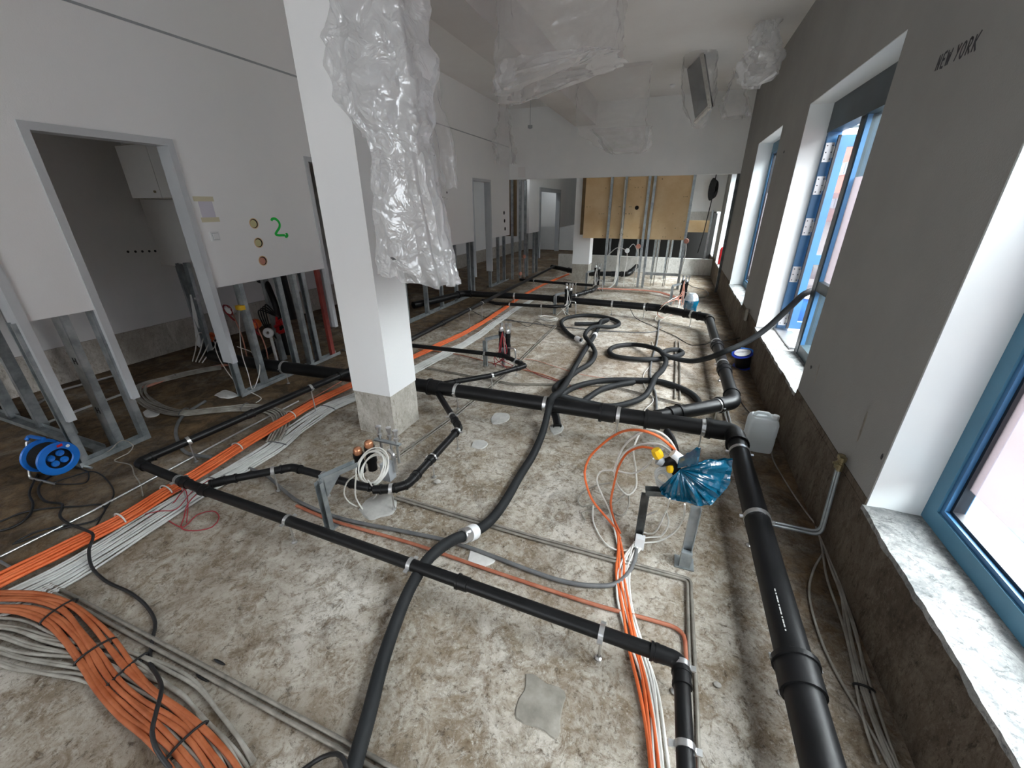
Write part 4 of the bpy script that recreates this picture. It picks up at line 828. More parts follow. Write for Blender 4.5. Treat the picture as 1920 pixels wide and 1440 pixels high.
M['crumb'] = mat('concrete_crumb', (.36, .34, .31), .95, 0, (.50, .48, .44), 20)
for px, py, r_, m, l in ((412, 1242, .018, 'black_cable', 'black snipped cable tie lying beside the slanting pipe pair'), (380, 1272, .02, 'black_cable', 'second black snipped cable tie at the slanting pipe pair'), (820, 905, .03, 'crumb', 'loose concrete crumb right of the kinked thin pipe'), (1345, 1285, .016, 'crumb', 'small concrete crumb left of the thick pipe near the front'), (1102, 562, .03, 'crumb', 'concrete crumb in front of the dark far manifold'), (708, 745, .02, 'crumb', 'small concrete crumb at the left foot of the column')):
    c = at(px, py); b = MB(); rows = []
    for j in range(5):
        z = (j / 4) * r_ * .9; q = r_ * math.sin(math.pi * (.2 + .75 * j / 4)); rows.append([c + V((math.cos(k / 9 * 6.283) * q * (1 + .5 * noise.noise(V((k, px, j)))) * (2.2 if m != 'crumb' else 1), math.sin(k / 9 * 6.283) * q * (.35 if m != 'crumb' else .8), z * (.4 if m != 'crumb' else 1))) for k in range(9)])
    b.grid(rows, True); b.add(rows[-1], [tuple(range(9))]); tag(b.build('concrete_crumb' if m == 'crumb' else 'cable_tie', M[m]), l, 'crumb' if m == 'crumb' else 'cable tie')

# ------------------------------------------------------------------ connection units on steel brackets
def channel(par, a, c, name, wd=.04, dp=.022, up=(0, 0, 1), m='zinc'):
    a, c = V(a), V(c); d = (c - a).normalized(); u = V(up); u = V((0, -1, 0)) if abs(d.dot(u)) > .9 else u
    sd = d.cross(u).normalized(); u2 = sd.cross(d); b = MB()
    b.bar(a, c, wd, .004, u)
    for s_ in (-1, 1): b.bar(a + sd * s_ * (wd / 2 - .002) + u2 * dp / 2, c + sd * s_ * (wd / 2 - .002) + u2 * dp / 2, .004, dp, u)
    return b.build(name, M[m], par)
def fitting(par, base, h, r, capm, name='trap'):
    b = MB(); b.lathe([(0, 0), (r, 0), (r, h * .35), (r * 1.2, h * .36), (r * 1.2, h * .5), (r, h * .52), (r, h * .8), (r * 1.15, h * .82), (r * 1.15, h), (0, h)], base, n=16)
    o = b.build(name, M['pipe'], par, smooth=35)
    b = MB(); b.lathe([(r * .9, h), (r * .95, h + .03), (r * .7, h + .045), (0, h + .05)], base, n=14); b.build('cap', M[capm], o, smooth=50)
    return o
# unit with the white cable coil
g = at(622, 990); u1 = thing('connection_unit', 'manifold on a galvanised bracket in front of the column, wrapped by a white cable coil', 'plumbing unit', g)
z1 = .36; pa = V((g.x, g.y, z1)); pb = at(668, 872, z1)
channel(u1, g, pa + V((0, 0, .0)), 'bracket_leg', .045, .03); channel(u1, pa, pb, 'bracket_rail', .045, .03)
b = MB(); b.add([pa + V((.024, 0, -.11)), pa + V((.024, 0, .02)), pa + (pb - pa).normalized() * .11 + V((.024, 0, .02))], [(0, 1, 2)]); b.add([pa + V((.028, 0, -.11)), pa + V((.028, 0, .02)), pa + (pb - pa).normalized() * .11 + V((.028, 0, .02))], [(0, 2, 1)]); b.build('gusset', M['zinc'], u1)
b = MB(); q = at(618, 990); b.box(q.x - .04, q.x + .04, q.y - .04, q.y + .04, 0, .006); b.build('foot_plate', M['zinc'], u1)
C1 = at(698, 916); fitting(u1, C1 + V((-.07, .0, .13)), .15, .032, 'copper'); fitting(u1, C1 + V((-.01, .05, .13)), .19, .032, 'copper')
b = MB(); b.box(C1.x + .10, C1.x + .17, C1.y + .0, C1.y + .07, .10, .23); b.build('valve_box', M['grey_metal'], u1)
b = MB(); b.tube(fillet([C1 + V((.19, .05, .16)), C1 + V((.19, .05, .30)), C1 + V((.14, .06, .32))], .03), .012, 10); b.build('steel_bend', M['steel'], u1, smooth=50)
b = MB()
for dx, dy in ((-.02, .26), (.06, .27), (.13, .25)): b.lathe([(0, 0), (.018, 0), (.018, .02), (.012, .025), (.012, .05), (.02, .055), (.02, .08), (0, .085)], C1 + V((dx, dy - .08, .33)), n=12); b.cyl(C1 + V((dx, dy - .08, .14)), C1 + V((dx, dy - .08, .33)), .010, 8)
b.build('valves', M['steel'], u1, smooth=35)
b = MB(); b.bar(C1 + V((-.06, .17, .30)), C1 + V((.16, .17, .30)), .03, .012); b.build('cross_bar', M['zinc'], u1)
co = MB(); cc = aty(700, 873, C1.y - .07); nrm = V((-.12, -.72, .68)).normalized(); e1 = V((1, 0, 0)); e1 = (e1 - nrm * e1.dot(nrm)).normalized(); e2 = nrm.cross(e1); pts = []
for k in range(150):
    a = k / 150 * 6 * 2 * math.pi; R_ = .108 + .014 * math.sin(a * .37 + 1) + .008 * math.sin(a * 1.3); pts.append(cc + e1 * math.cos(a) * R_ + e2 * math.sin(a) * R_ * .95 + nrm * (.012 * math.sin(a * .61)) + e2 * (-.012 * (k / 25 % 2)))
co.tube(pts, .0052, 7); tag(co.build('cable_coil', M['white_cable'], smooth=80), 'white cable coil hung over the manifold in front of the column', 'cable')
for i, p in enumerate(([(668, 890, .30), (650, 905, .22), (645, 925, .14), (655, 942, .05), (670, 950)], [(668, 885, .32), (666, 915, .18), (668, 935, .08), (680, 955)], [(690, 900, .26), (702, 918, .14), (706, 928, .06), (700, 935)])):
    K(('left', 'middle', 'right')[i] + ' one of the white cable ends dropping from the white coil', p, .005, 'white_cable')
# red wired manifold
def small_unit(px, py, label, redw, tall=.3, sc=1.0):
    g = at(px, py); u = thing('connection_unit', label, 'plumbing unit', g); p1, p2 = g + V((-.12 * sc, 0, 0)), g + V((.10 * sc, .05, 0))
    channel(u, p1, p1 + V((0, 0, tall)), 'bracket_leg', .05, .03); channel(u, p2, p2 + V((0, 0, tall * .75)), 'bracket_leg', .04, .03); channel(u, p1 + V((0, 0, tall)), g + V((.12 * sc, .12, tall + .06)), 'bracket_rail', .045, .03)
    fitting(u, g + V((.06 * sc, .08, .12)), tall, .03, 'steel'); fitting(u, g + V((.13 * sc, .12, .12)), tall * .9, .03, 'steel')
    b = MB()
    for dx in (.05, .11, .16): b.cyl(g + V((dx * sc, .12, tall + .1)), g + V((dx * sc, .12, tall + .20)), .010, 8); b.lathe([(0, 0), (.02, 0), (.02, .03), (0, .035)], g + V((dx * sc, .12, tall + .18)), n=10)
    b.build('valves', M['steel'], u, smooth=35)
    b = MB(); b.tube(fillet([g + V((.10 * sc, .1, .24)), g + V((.24 * sc, .08, .24)), g + V((.26 * sc, .06, 0))], .03), .010, 8); b.build('steel_bend', M['steel'], u, smooth=50)
    b = MB(); rnd = random.Random(px)
    for k in range(5): b.tube(smooth_path([g + V((.08 * sc, .06, tall + .12)), g + V((.1 * sc + rnd.uniform(-.06, .06), .0, tall * .6)), g + V((.05 + rnd.uniform(-.08, .1), -.03, .15)), g + V((rnd.uniform(-.1, .3), rnd.uniform(-.15, .1), .01))], .02), .0045, 6)
    b.build('wires', M[redw], u, smooth=70)
    return u
small_unit(928, 688, 'manifold with red wires at the tip of the looped thin black pipe', 'red_wire', .33)
small_unit(1052, 590, 'manifold with pale wires in front of the far drain loop', 'white_cable', .34)
small_unit(1108, 545, 'dark manifold at the foot of the far column', 'white_cable', .40)
u5 = small_unit(1268, 572, 'manifold wrapped in salmon cables beside the small blue bag', 'salmon', .36)
t = thing('cable_tangle', 'tangle of pale wires on the floor left of the first hose loop', 'cable', at(1030, 600)); b = MB(); rnd = random.Random(5); c0 = at(1028, 602)
for k in range(5): b.tube(smooth_path([c0 + V((.16 * math.cos(a * 1.05 + k) + rnd.uniform(-.03, .03), .10 * math.sin(a * 1.05 + k) + rnd.uniform(-.03, .03), .02 + .05 * abs(math.sin(a * .5 + k)))) for a in range(8)], .03), .005, 6)
b.build('wires', M['white_cable'], t, smooth=70)
for i, pts in enumerate(([(1272, 560, .35), (1245, 570, .3), (1234, 582, .15), (1233, 590, .06), (1242, 596), (1256, 592), (1262, 588)], [(1270, 556, .38), (1252, 566, .32), (1238, 580, .2), (1232, 592), (1228, 600), (1238, 606)], [(1275, 562, .3), (1270, 580, .2), (1258, 590, .06), (1240, 600), (1232, 612)])):
    K(('outer', 'middle', 'inner')[i] + ' looping pale wire in front of the far right bag', pts, .006, 'white_cable' if i else 'salmon')

def bag(par_name, label, apex, rim, m, back, cat='bag', folds=5):
    """gathered at the apex, fanned out to the rim, two walls with folds"""
    t = thing(par_name, label, cat, (apex.x, apex.y, min(p.z for p in rim)))
    for side, nm in ((1, 'front_wall'), (-1, 'back_wall')):
        path = resample(rim, .010); rows = []; nr = 16
        for j in range(nr + 1):
            s_ = j / nr; row = []
            for i, p in enumerate(path):
                q = apex.lerp(p, s_); w_ = math.sin(math.pi * min(s_ * 1.05, 1)) ** .8
                u_ = i / len(path) * folds; f = (abs(noise.noise(V((u_ * 1.6, s_ * .6, side * 4 + 1)))) * 2 - .6 + .5 * (abs(noise.noise(V((u_ * 3.7, s_ * 1.2, side * 4 + 8)))) * 2 - .5)) * .075 * s_ * (1 - .25 * s_) + .012 * noise.noise(V((i * .21, s_ * 5, side * 3))) * s_
                row.append(q - back * side * (.010 + .055 * w_ + f) + V((0, 0, .012 * noise.noise(V((i * .3, s_ * 4, 9 + side))) * s_)))
            rows.append(row)
        b = MB(); b.grid(rows); b.build(nm, M[m], t, smooth=28)
    return t
g = at(1282, 1055); ub = thing('connection_unit', 'bracketed socket unit under the blue bag with two yellow plugs', 'plumbing unit', g)
channel(ub, g, V((g.x, g.y, .40)), 'bracket_leg', .05, .03); b = MB(); b.bar(g + V((0, -.03, .0)), g + V((0, -.03, .11)), .056, .03, (0, -1, 0)); b.box(g.x - .05, g.x + .05, g.y - .05, g.y + .04, 0, .008); b.build('foot_plate', M['zinc'], ub)
g2_ = at(1196, 1015); channel(ub, g2_, g2_ + V((0, 0, .36)), 'bracket_leg', .045, .03, m='dark_zinc'); channel(ub, g2_ + V((0, 0, .36)), g2_ + V((.16, .02, .38)), 'bracket_rail', .05, .03, m='dark_zinc')
Y0 = 2.0; p = lambda x, y, d=0: aty(x, y, Y0 + d)
b = MB(); b.tube(fillet([p(1240, 868, .03), p(1252, 866), p(1268, 858), p(1278, 868)], .02), .022, 14); b.tube([p(1262, 862, .02), p(1272, 905, .04), p(1262, 930, .06)], [.03, .034, .02], 14); b.tube(fillet([p(1250, 808, .28), p(1262, 826, .2), p(1270, 862, .08)], .05), .02, 12); b.build('black_fittings', M['pipe'], ub, smooth=50)
b = MB(); b.tube([p(1233, 862), p(1243, 868)], [.026, .022], 14); b.build('grey_elbow', M['grey_metal'], ub, smooth=50)
for (xa, ya, xb, yb2, rr) in ((1229, 843, 1236, 857, .030), (1257, 871, 1256, 884, .020)):
    b = MB(); b.tube([p(xa, ya), p((xa + xb) / 2, (ya + yb2) / 2), p(xb, yb2)], [rr * .8, rr, rr * .85], 8); b.build('yellow_plug', M['yellow'], ub, smooth=30)
b = MB(); b.tube([p(1261, 849), p(1276, 862)], [.024, .028], 14); b.build('white_socket', M['white_plastic'], ub, smooth=50)
b = MB(); cc = p(1244, 895)
for k in range(4): b.tube([cc + V((.045 * math.cos(a / 16 * 6.283) * (1 - .08 * k), .03 * math.sin(a / 5.0), .05 * math.sin(a / 16 * 6.283) - .012 * k)) for a in range(17)], .006, 6)
b.build('grey_spiral', M['grey_cable'], ub, smooth=70)
vb = (p(1290, 880) - EYE).normalized()
rim = [p(1236, 915, -.02), p(1240, 926, -.02), p(1262, 938, -.03), p(1290, 942, -.04), p(1310, 948, -.05), p(1335, 946, -.05), p(1352, 928, -.03), p(1368, 907, 0), p(1371, 885, .02), p(1373, 859, .04), p(1350, 861, .05), p(1320, 862, .04), p(1308, 872, .02)]
bg_ = bag('rubbish_bag', 'blue rubbish bag tied over the socket unit beside the thick pipe', p(1275, 880), rim, 'blue_bag', vb, folds=6)
b = MB(); rows = []
for j in range(9):
    s_ = j / 8; c = p(1272 + 38 * s_, 868 - 14 * s_, -.06 - .01 * j); rows.append([c + V((0, math.cos(a) * .03, math.sin(a) * .03)) * (.9 + .8 * s_ * abs(math.sin(a * 1.5 + j)) + .4 * noise.noise(V((a, j, 1)))) for a in [k / 14 * 6.283 for k in range(14)]])
b.grid(rows, True); b.build('knot', M['blue_bag'], bg_, smooth=30)
loops = [('big orange loop', 'orange', .0075, [(1268, 846, .62), (1255, 834, .68), (1238, 820, .72), (1215, 810, .74), (1190, 806, .71), (1160, 812, .62), (1128, 834, .50), (1104, 860, .38), (1096, 885, .30), (1100, 910, .22), (1111, 938, .13), (1130, 962, .06), (1152, 988, .02), (1163, 1010, .014)]),
         ('big white loop', 'white_cable', .0065, [(1268, 846, .62), (1258, 828, .68), (1240, 812, .72), (1218, 806, .72), (1190, 818, .62), (1165, 845, .46), (1153, 880, .32), (1154, 900, .24), (1166, 920, .12), (1180, 928, .05), (1192, 915, .08), (1192, 880, .22), (1188, 840, .42), (1198, 815, .5)]),
         ('second white loop', 'white_cable', .006, [(1262, 850, .60), (1240, 834, .62), (1210, 832, .58), (1180, 842, .48), (1160, 862, .38), (1150, 885, .3)]),
         ('inner orange loop', 'orange', .007, [(1228, 842, .60), (1205, 838, .58), (1178, 848, .50), (1160, 875, .36), (1152, 905, .22), (1145, 945, .08), (1150, 970, .03), (1163, 1000, .014)]),
         ('long white lead', 'white_cable', .0055, [(1225, 860, .5), (1205, 880, .36), (1185, 888, .3), (1150, 882, .3), (1125, 885, .26), (1119, 900, .22), (1130, 930, .1), (1142, 955, .05), (1150, 985, .02), (1158, 1020, .014), (1163, 1045, .012)]),
         ('low white loop', 'white_cable', .005, [(1112, 948, .03), (1112, 975, .01), (1125, 1005, .01), (1142, 1025, .01), (1165, 1033, .01), (1180, 1030, .01)]),
         ('white wire under the bag', 'white_cable', .005, [(1256, 935, .4), (1248, 960, .2), (1225, 1000, .03), (1205, 998, .02), (1196, 985, .05), (1206, 970, .12), (1232, 958, .2)]),
         ('white wire beside the bracket', 'white_cable', .005, [(1284, 945, .45), (1280, 975, .25), (1262, 1000, .1), (1235, 1015, .03), (1205, 1018, .015), (1185, 1024, .012), (1172, 1060, .012), (1165, 1095, .012)]),
         ('short white wire bend', 'white_cable', .005, [(1250, 960, .25), (1253, 985, .12), (1240, 1005, .04), (1210, 1008, .03), (1190, 1016, .03), (1182, 1040, .012), (1172, 1078, .012), (1168, 1110, .012)]),
         ('grey wire tangle', 'dusty_grey_cable', .005, [(1145, 905, .15), (1120, 910, .12), (1090, 925, .03), (1084, 940, .01), (1092, 950, .01), (1115, 945, .02), (1140, 955, .01), (1165, 968, .01), (1180, 940, .04), (1175, 925, .05), (1150, 945, .02), (1110, 955, .01), (1090, 962, .01), (1098, 975, .01)])]
for nm, m, r, pts in loops: line('cable', nm + ' left of the blue bag', S(pts), r, m, 'cable', n=8)
b = MB(); q = at(1198, 1026); b.obox(q + V((0, 0, .04)), V((.026, 0, 0)), V((0, .02, 0)), V((0, 0, .04))); jb = b.build('junction_box', M['white_plastic']); tag(jb, 'small pale junction box where the white wires meet on the floor', 'box')
# small far bag
c5 = at(1292, 580, .12)
b = MB(); rows = []
for j in range(13):
    s_ = j / 12; z = .0 + .40 * s_; R_ = .115 * math.sin(math.pi * (.12 + .8 * s_)) ** .7
    rows.append([V((c5.x + .02, c5.y + .05, z)) + V((math.cos(a), math.sin(a), 0)) * R_ * (1 + .22 * noise.noise(V((math.cos(a) * 2, math.sin(a) * 2, z * 9)))) for a in [k / 24 * 6.283 for k in range(24)]])
b.grid(rows, True); ob = b.build('rubbish_bag', M['blue_bag'], smooth=30); tag(ob, 'small blue bag pulled over the manifold at the far right bend', 'bag')
b = MB(); b.lathe([(.0, .39), (.06, .385), (.10, .34), (.118, .27), (.112, .26)], (c5.x + .015, c5.y + .045, .015), (0, 0, 1), 20); b.build('white_liner', M['film'], ob, smooth=40)

# ------------------------------------------------------------------ reels, canister, extinguisher
rc = V((-4.12, 1.165, .150)); rl = thing('cable_reel', 'blue cable reel standing on the floor at the left beside the studs', 'cable reel', (rc.x, rc.y, 0)); ax = V((.99, .10, .0)).normalized()
for s_, nm in ((-1, 'flange'), (1, 'flange')):
    b = MB(); c = rc + ax * .085 * s_; b.lathe([(.080, -.008), (.118, -.008), (.125, 0), (.118, .008), (.080, .012), (.074, .004), (.080, -.008)], c, ax, 40); b.build(nm, M['blue_plastic'], rl, smooth=40)
b = MB(); b.lathe([(0, -.08), (.078, -.08), (.078, -.07), (.096, -.06), (.096, .06), (.078, .07)], rc, ax, 30)
for k in range(-5, 6): b.tube([rc + ax * (.0115 * k) + (ax.orthogonal().normalized() * math.cos(a) + ax.cross(ax.orthogonal().normalized()) * math.sin(a)) * .096 for a in [q / 28 * 6.283 for q in range(28)]], .006, 6, closed=True)
b.build('wound_cable', M['black_cable'], rl, smooth=60)
b = MB(); b.lathe([(0, .06), (.079, .06), (.079, .075), (.074, .075)], rc, ax, 30); hb = b.build('hub', M['gasket'], rl, smooth=40)
e1 = V((0, 0, 1)); e2 = ax.cross(e1).normalized(); b = MB()
for a in (.5, 2.2, 3.9, 5.4): b.lathe([(0, .075), (.024, .07), (.024, .08), (.02, .085), (0, .08)], rc + (e1 * math.sin(a) + e2 * math.cos(a)) * .040, ax, 18)
b.build('socket_cover', M['blue_plastic'], hb, smooth=40)
b = MB(); f0 = rc + ax * .10
for a, s_, col in ((1.9, .016, 0), ): b.obox(rc + ax * .0975 + (e1 * math.sin(a) + e2 * math.cos(a)) * .099, ax * .0012, e2 * .016, V((0, 0, .009)))
b.build('red_sticker', M['red'], rl)
b = MB(); b.lathe([(0, .0985), (.011, .098), (.012, .096)], rc + (e1 * math.sin(.75) + e2 * math.cos(.75) * -1) * .099, ax, 14); b.build('white_sticker', M['white_plastic'], rl)
b = MB(); sd = e2
b.tube(fillet([rc + ax * .14 + sd * .105 + V((0, 0, -.142)), rc - ax * .13 + sd * .105 + V((0, 0, -.142)), rc - ax * .13 + sd * .02 + V((0, 0, .137)), rc - ax * .13 - sd * .105 + V((0, 0, -.142)), rc + ax * .17 - sd * .105 + V((0, 0, -.142))], .03), .009, 10); b.build('stand', M['steel'], rl, smooth=50)
b = MB(); b.tube(fillet([rc - ax * .13 + sd * .02 + V((0, 0, .137)), rc - ax * .12 + V((0, 0, .16)), rc + ax * .03 + V((0, 0, .16))], .02), .014, 10); b.build('handle', M['blue_plastic'], rl, smooth=50)

r0 = at(1390, 690); r2 = thing('cable_reel', 'deep blue cable reel lying at the foot of the plinth below the open door', 'cable reel', r0); ax2 = V((-.25, -.2, .95)).normalized(); rc2 = r0 + V((0, .03, .10))
for d_, nm in ((-.085, 'flange'), (.085, 'flange')):
    b = MB(); b.lathe([(0, -.006), (.115, -.006), (.12, 0), (.115, .006), (0, .006)], rc2 + ax2 * d_, ax2, 28); b.build(nm, M['deep_blue'], r2, smooth=40)
b = MB(); b.lathe([(.09, -.08), (.09, .08)], rc2, ax2, 24); b.build('wound_cable', M['black_cable'], r2, smooth=50)
b = MB(); b.lathe([(0, .092), (.075, .092), (.09, .102), (.07, .112), (0, .112)], rc2, ax2, 20); b.build('white_cap', M['white_plastic'], r2, smooth=40)
b = MB(); b.tube(fillet([rc2 + ax2 * .06 + V((.12, 0, 0)), rc2 + ax2 * .16 + V((.11, 0, 0)), rc2 + ax2 * .16 + V((-.11, 0, 0)), rc2 + ax2 * .06 + V((-.12, 0, 0))], .03), .008, 8); b.build('handle', M['blue_plastic'], r2, smooth=50)

ck = at(1419, 847); cn = thing('canister', 'milky white plastic canister standing between the thick pipe and the plinth', 'canister', ck)
rows = []; cw, cdp, ch = .105, .085, .30
for z, s_ in ((0, .80), (.008, .95), (.03, 1), (.12, 1.0), (.125, .985), (.14, .985), (.145, 1.0), (.235, 1), (.262, .93), (.275, .78)):
    row = []
    for k in range(40):
        a = k / 40 * 6.283; e = .32; cx, sy = math.cos(a), math.sin(a); row.append(ck + V((math.copysign(abs(cx) ** e, cx) * cw * s_, math.copysign(abs(sy) ** e, sy) * cdp * s_ + .06, z * 1.08)))
    rows.append(row)
b = MB(); b.grid(rows, True); b.add(rows[-1], [tuple(range(40))]); b.add(rows[0], [tuple(range(40))]); b.build('body', M['canister'], cn, smooth=45)
b = MB(); top = ck + V((0, .06, .29)); b.tube(fillet([top + V((-.075, 0, -.01)), top + V((-.06, 0, .035)), top + V((.03, 0, .035)), top + V((.04, 0, -.01))], .02), .014, 10); b.build('handle', M['canister'], cn, smooth=50)
b = MB(); b.lathe([(0, -.005), (.026, -.005), (.026, .03), (.022, .034), (0, .034)], top + V((.075, -.01, 0)), n=18); b.build('cap', M['white_plastic'], cn, smooth=40)

ex = V((1.16, 11.65, ZS + .014)); fx = thing('fire_extinguisher', 'red fire extinguisher standing on the far window sill', 'fire extinguisher', ex)
b = MB(); b.lathe([(0, 0), (.075, 0), (.08, .01), (.08, .34), (.066, .38), (.03, .41), (0, .41)], ex, n=24); b.build('body', M['red'], fx, smooth=40)
b = MB(); b.lathe([(.02, .40), (.02, .44), (0, .44)], ex, n=14); b.bar(ex + V((-.06, 0, .46)), ex + V((.03, 0, .45)), .02, .012); b.build('valve_head', M['steel'], fx, smooth=40)
b = MB(); b.tube(fillet([ex + V((.02, 0, .43)), ex + V((.10, -.02, .40)), ex + V((.095, -.03, .12))], .04), .011, 8); b.build('hose', M['black_cable'], fx, smooth=50)

# coil of black cable hanging in the far right opening, boxes and sockets at the far studs
cc = aty(1338, 355, 12.9); b = MB()
for k in range(7): b.tube([cc + V(((.075 - .005 * k) * math.cos(a) + .015 * k - .04, .02 * math.sin(2 * a) - .012 * k, (.26 - .012 * k) * math.sin(a))) for a in [q / 24 * 6.283 for q in range(24)]], .012, 6, closed=True)
b.tube(smooth_path([cc + V((0, 0, -.24)), cc + V((-.03, .01, -.7)), cc + V((-.06, .0, -1.1)), cc + V((-.12, .03, -1.6))], .05), .012, 6); b.tube([cc + V((0, 0, .24)), V((cc.x, cc.y + .02, ZC))], .012, 6)
tag(b.build('cable_coil', M['black_cable'], smooth=60), 'black cable coil hanging in the far right opening', 'cable')
for px, py, m, l in ((1197, 462, 'salmon', 'pink round cable box hanging below the middle chipboard'), (1176, 470, 'white_plastic', 'white round cable box on a stub below the middle chipboard'), (1287, 452, 'salmon', 'pink round cable box at the lower right corner of the chipboard')):
    c = aty(px, py, 10.42); b = MB(); b.lathe([(0, -.03), (.05, -.03), (.055, 0), (.05, .03), (0, .03)], c, (0, -1, 0), 16); o = tag(b.build('cable_box', M[m], smooth=40), l, 'box', 'round cable boxes at the far studs')
    b = MB(); b.tube(smooth_path([c + V((0, .02, -.03)), c + V((.02, .0, -.25)), V((c.x - .01, c.y + .01, .3)), V((c.x, c.y, .0))], .04), .009, 6); b.build('lead', M['white_cable'], o, smooth=60)
    if px == 1176:
        for qx, qy, h2_ in ((1140, 478, .12), (1196, 472, .16)):
            b = MB(); e = aty(qx, qy, 10.44); b.tube(smooth_path([c + V((0, .01, .0)), c.lerp(e, .5) + V((0, 0, h2_)), e], .03), .009, 6); b.build('lead', M['grey_cable'], o, smooth=60)
for k, px in enumerate((1221, 1226, 1244, 1247)):
    p0 = aty(px, 522, 10.75); p0.z = max(p0.z, .0); line('cable', 'thin cable hanging straight down behind the steel rail, ' + ('first', 'second', 'third', 'fourth')[k] + ' from the left', [V((p0.x, 10.75, .0)), V((p0.x + .02, 10.75, .6)), V((p0.x + .03, 10.75, 1.2))], .009, 'dusty_grey_cable', 'cable')
# wiring heap and white wheel in the side room
hp = at(405, 660); h_ = thing('cable_tangle', 'heap of orange plugs and white leads by the far jamb of the side room doorway', 'cable', hp); b = MB(); rnd = random.Random(9)
for k in range(7): b.tube([hp + V((rnd.uniform(-.1, .1), rnd.uniform(-.05, .1), rnd.uniform(.12, .3))), hp + V((rnd.uniform(-.1, .1), rnd.uniform(-.05, .1), rnd.uniform(.12, .3)))], .022, 8)
b.build('orange_plugs', M['orange'], h_, smooth=40)
b = MB(); b.lathe([(0, 0), (.17, 0), (.16, .1), (.1, .16), (0, .18)], hp, n=16); b.build('black_base', M['pipe'], h_, smooth=50)
b = MB()
for k in range(4): b.tube(smooth_path([hp + V((.0, 0, .2)), hp + V((-.05 + .08 * k, -.1, .3 - .05 * k)), hp + V((.0 + .09 * k, -.25, .1)), hp + V((.1 + .06 * k, -.38, .01))], .03), .007, 6)
b.build('white_leads', M['white_cable'], h_, smooth=60)
wq = aty(500, 600, 3.45); w5 = thing('connection_unit', 'cluster of red taps and black traps behind the studs under the green number', 'plumbing unit', (wq.x, wq.y + .15, 0))
base = V((wq.x, wq.y + .15, 0)); b = MB(); b.tube(fillet([base + V((.05, 0, .1)), base + V((.02, 0, .75)), base + V((-.1, .05, 1.0)), base + V((-.22, .05, 1.02))], .08), .035, 12); b.tube(fillet([base + V((.12, .1, .55)), base + V((.1, .1, 1.13))], .05), .06, 12); b.build('traps', M['pipe'], w5, smooth=50)
b = MB(); rnd = random.Random(4)
for k in range(6): b.cyl(base + V((rnd.uniform(-.02, .16), -.05, rnd.uniform(.38, .62))), base + V((rnd.uniform(-.02, .2), -.02, rnd.uniform(.38, .62))), .022, 8)
b.build('red_taps', M['red'], w5, smooth=40)
b = MB()
for k in range(4): b.tube(smooth_path([base + V((.06, -.03, .6)), base + V((-.08 - .05 * k, -.05, .75 - .03 * k)), base + V((-.13 - .03 * k, -.03, .45)), base + V((-.1, 0, .3))], .03), .008, 6)
b.build('loops', M['black_cable'], w5, smooth=60)
q = aty(503, 624, 3.40); b = MB(); b.lathe([(.02, -.02), (.055, -.02), (.062, 0), (.055, .02), (.02, .02), (.02, -.02)], q, (.5, -.8, .2), 20); o = tag(b.build('plastic_ring', M['white_plastic'], smooth=40), 'white plastic ring on a stem in front of the red taps', 'ring'); b = MB(); b.cyl((q.x, q.y + .02, 0), (q.x, q.y + .02, q.z), .018, 10); b.build('stem', M['grey_cable'], o, smooth=40)
for px, py, l in ((433, 580, 'round red and white wired box behind the far jamb'), (480, 607, 'small orange box behind the stud with the yellow tape')):
    c = aty(px, py, 3.3); b = MB(); b.lathe([(0, -.02), (.055, -.02), (.06, .0), (.05, .03), (0, .03)], c, (.4, -.9, 0), 16); o = tag(b.build('wired_box', M['orange' if px > 450 else 'white_plastic'], smooth=40), l, 'box')
    b = MB()
    for k in range(3): b.tube([c + V((.07 * math.cos(a + k), -.04, .06 * math.sin(a * 1.0 + k * .5) - .1 * (k == 2) * (a / 6))) for a in [j / 14 * 6 for j in range(15)]], .005, 6)
    b.build('wires', M['red_wire'], o, smooth=60)
    b = MB(); b.tube(smooth_path([c, V((c.x + .03, c.y + .02, c.z * .5)), V((c.x, c.y + .02, 0))], .04), .007, 6); b.build('lead', M['salmon'], o, smooth=60)
for px, py, l in ((982, 481, 'upper pink box on the far stud cluster'), (975, 513, 'lower orange and white box at the foot of the far stud cluster')):
    c = atx(px, py, -3.74); b = MB(); b.lathe([(0, 0), (.05, 0), (.05, .03), (0, .03)], c, (1, -.4, 0), 14); b.tube([c, V((c.x + .02, c.y, .0))], .006, 6); tag(b.build('wired_box', M['salmon'], smooth=40), l, 'box')

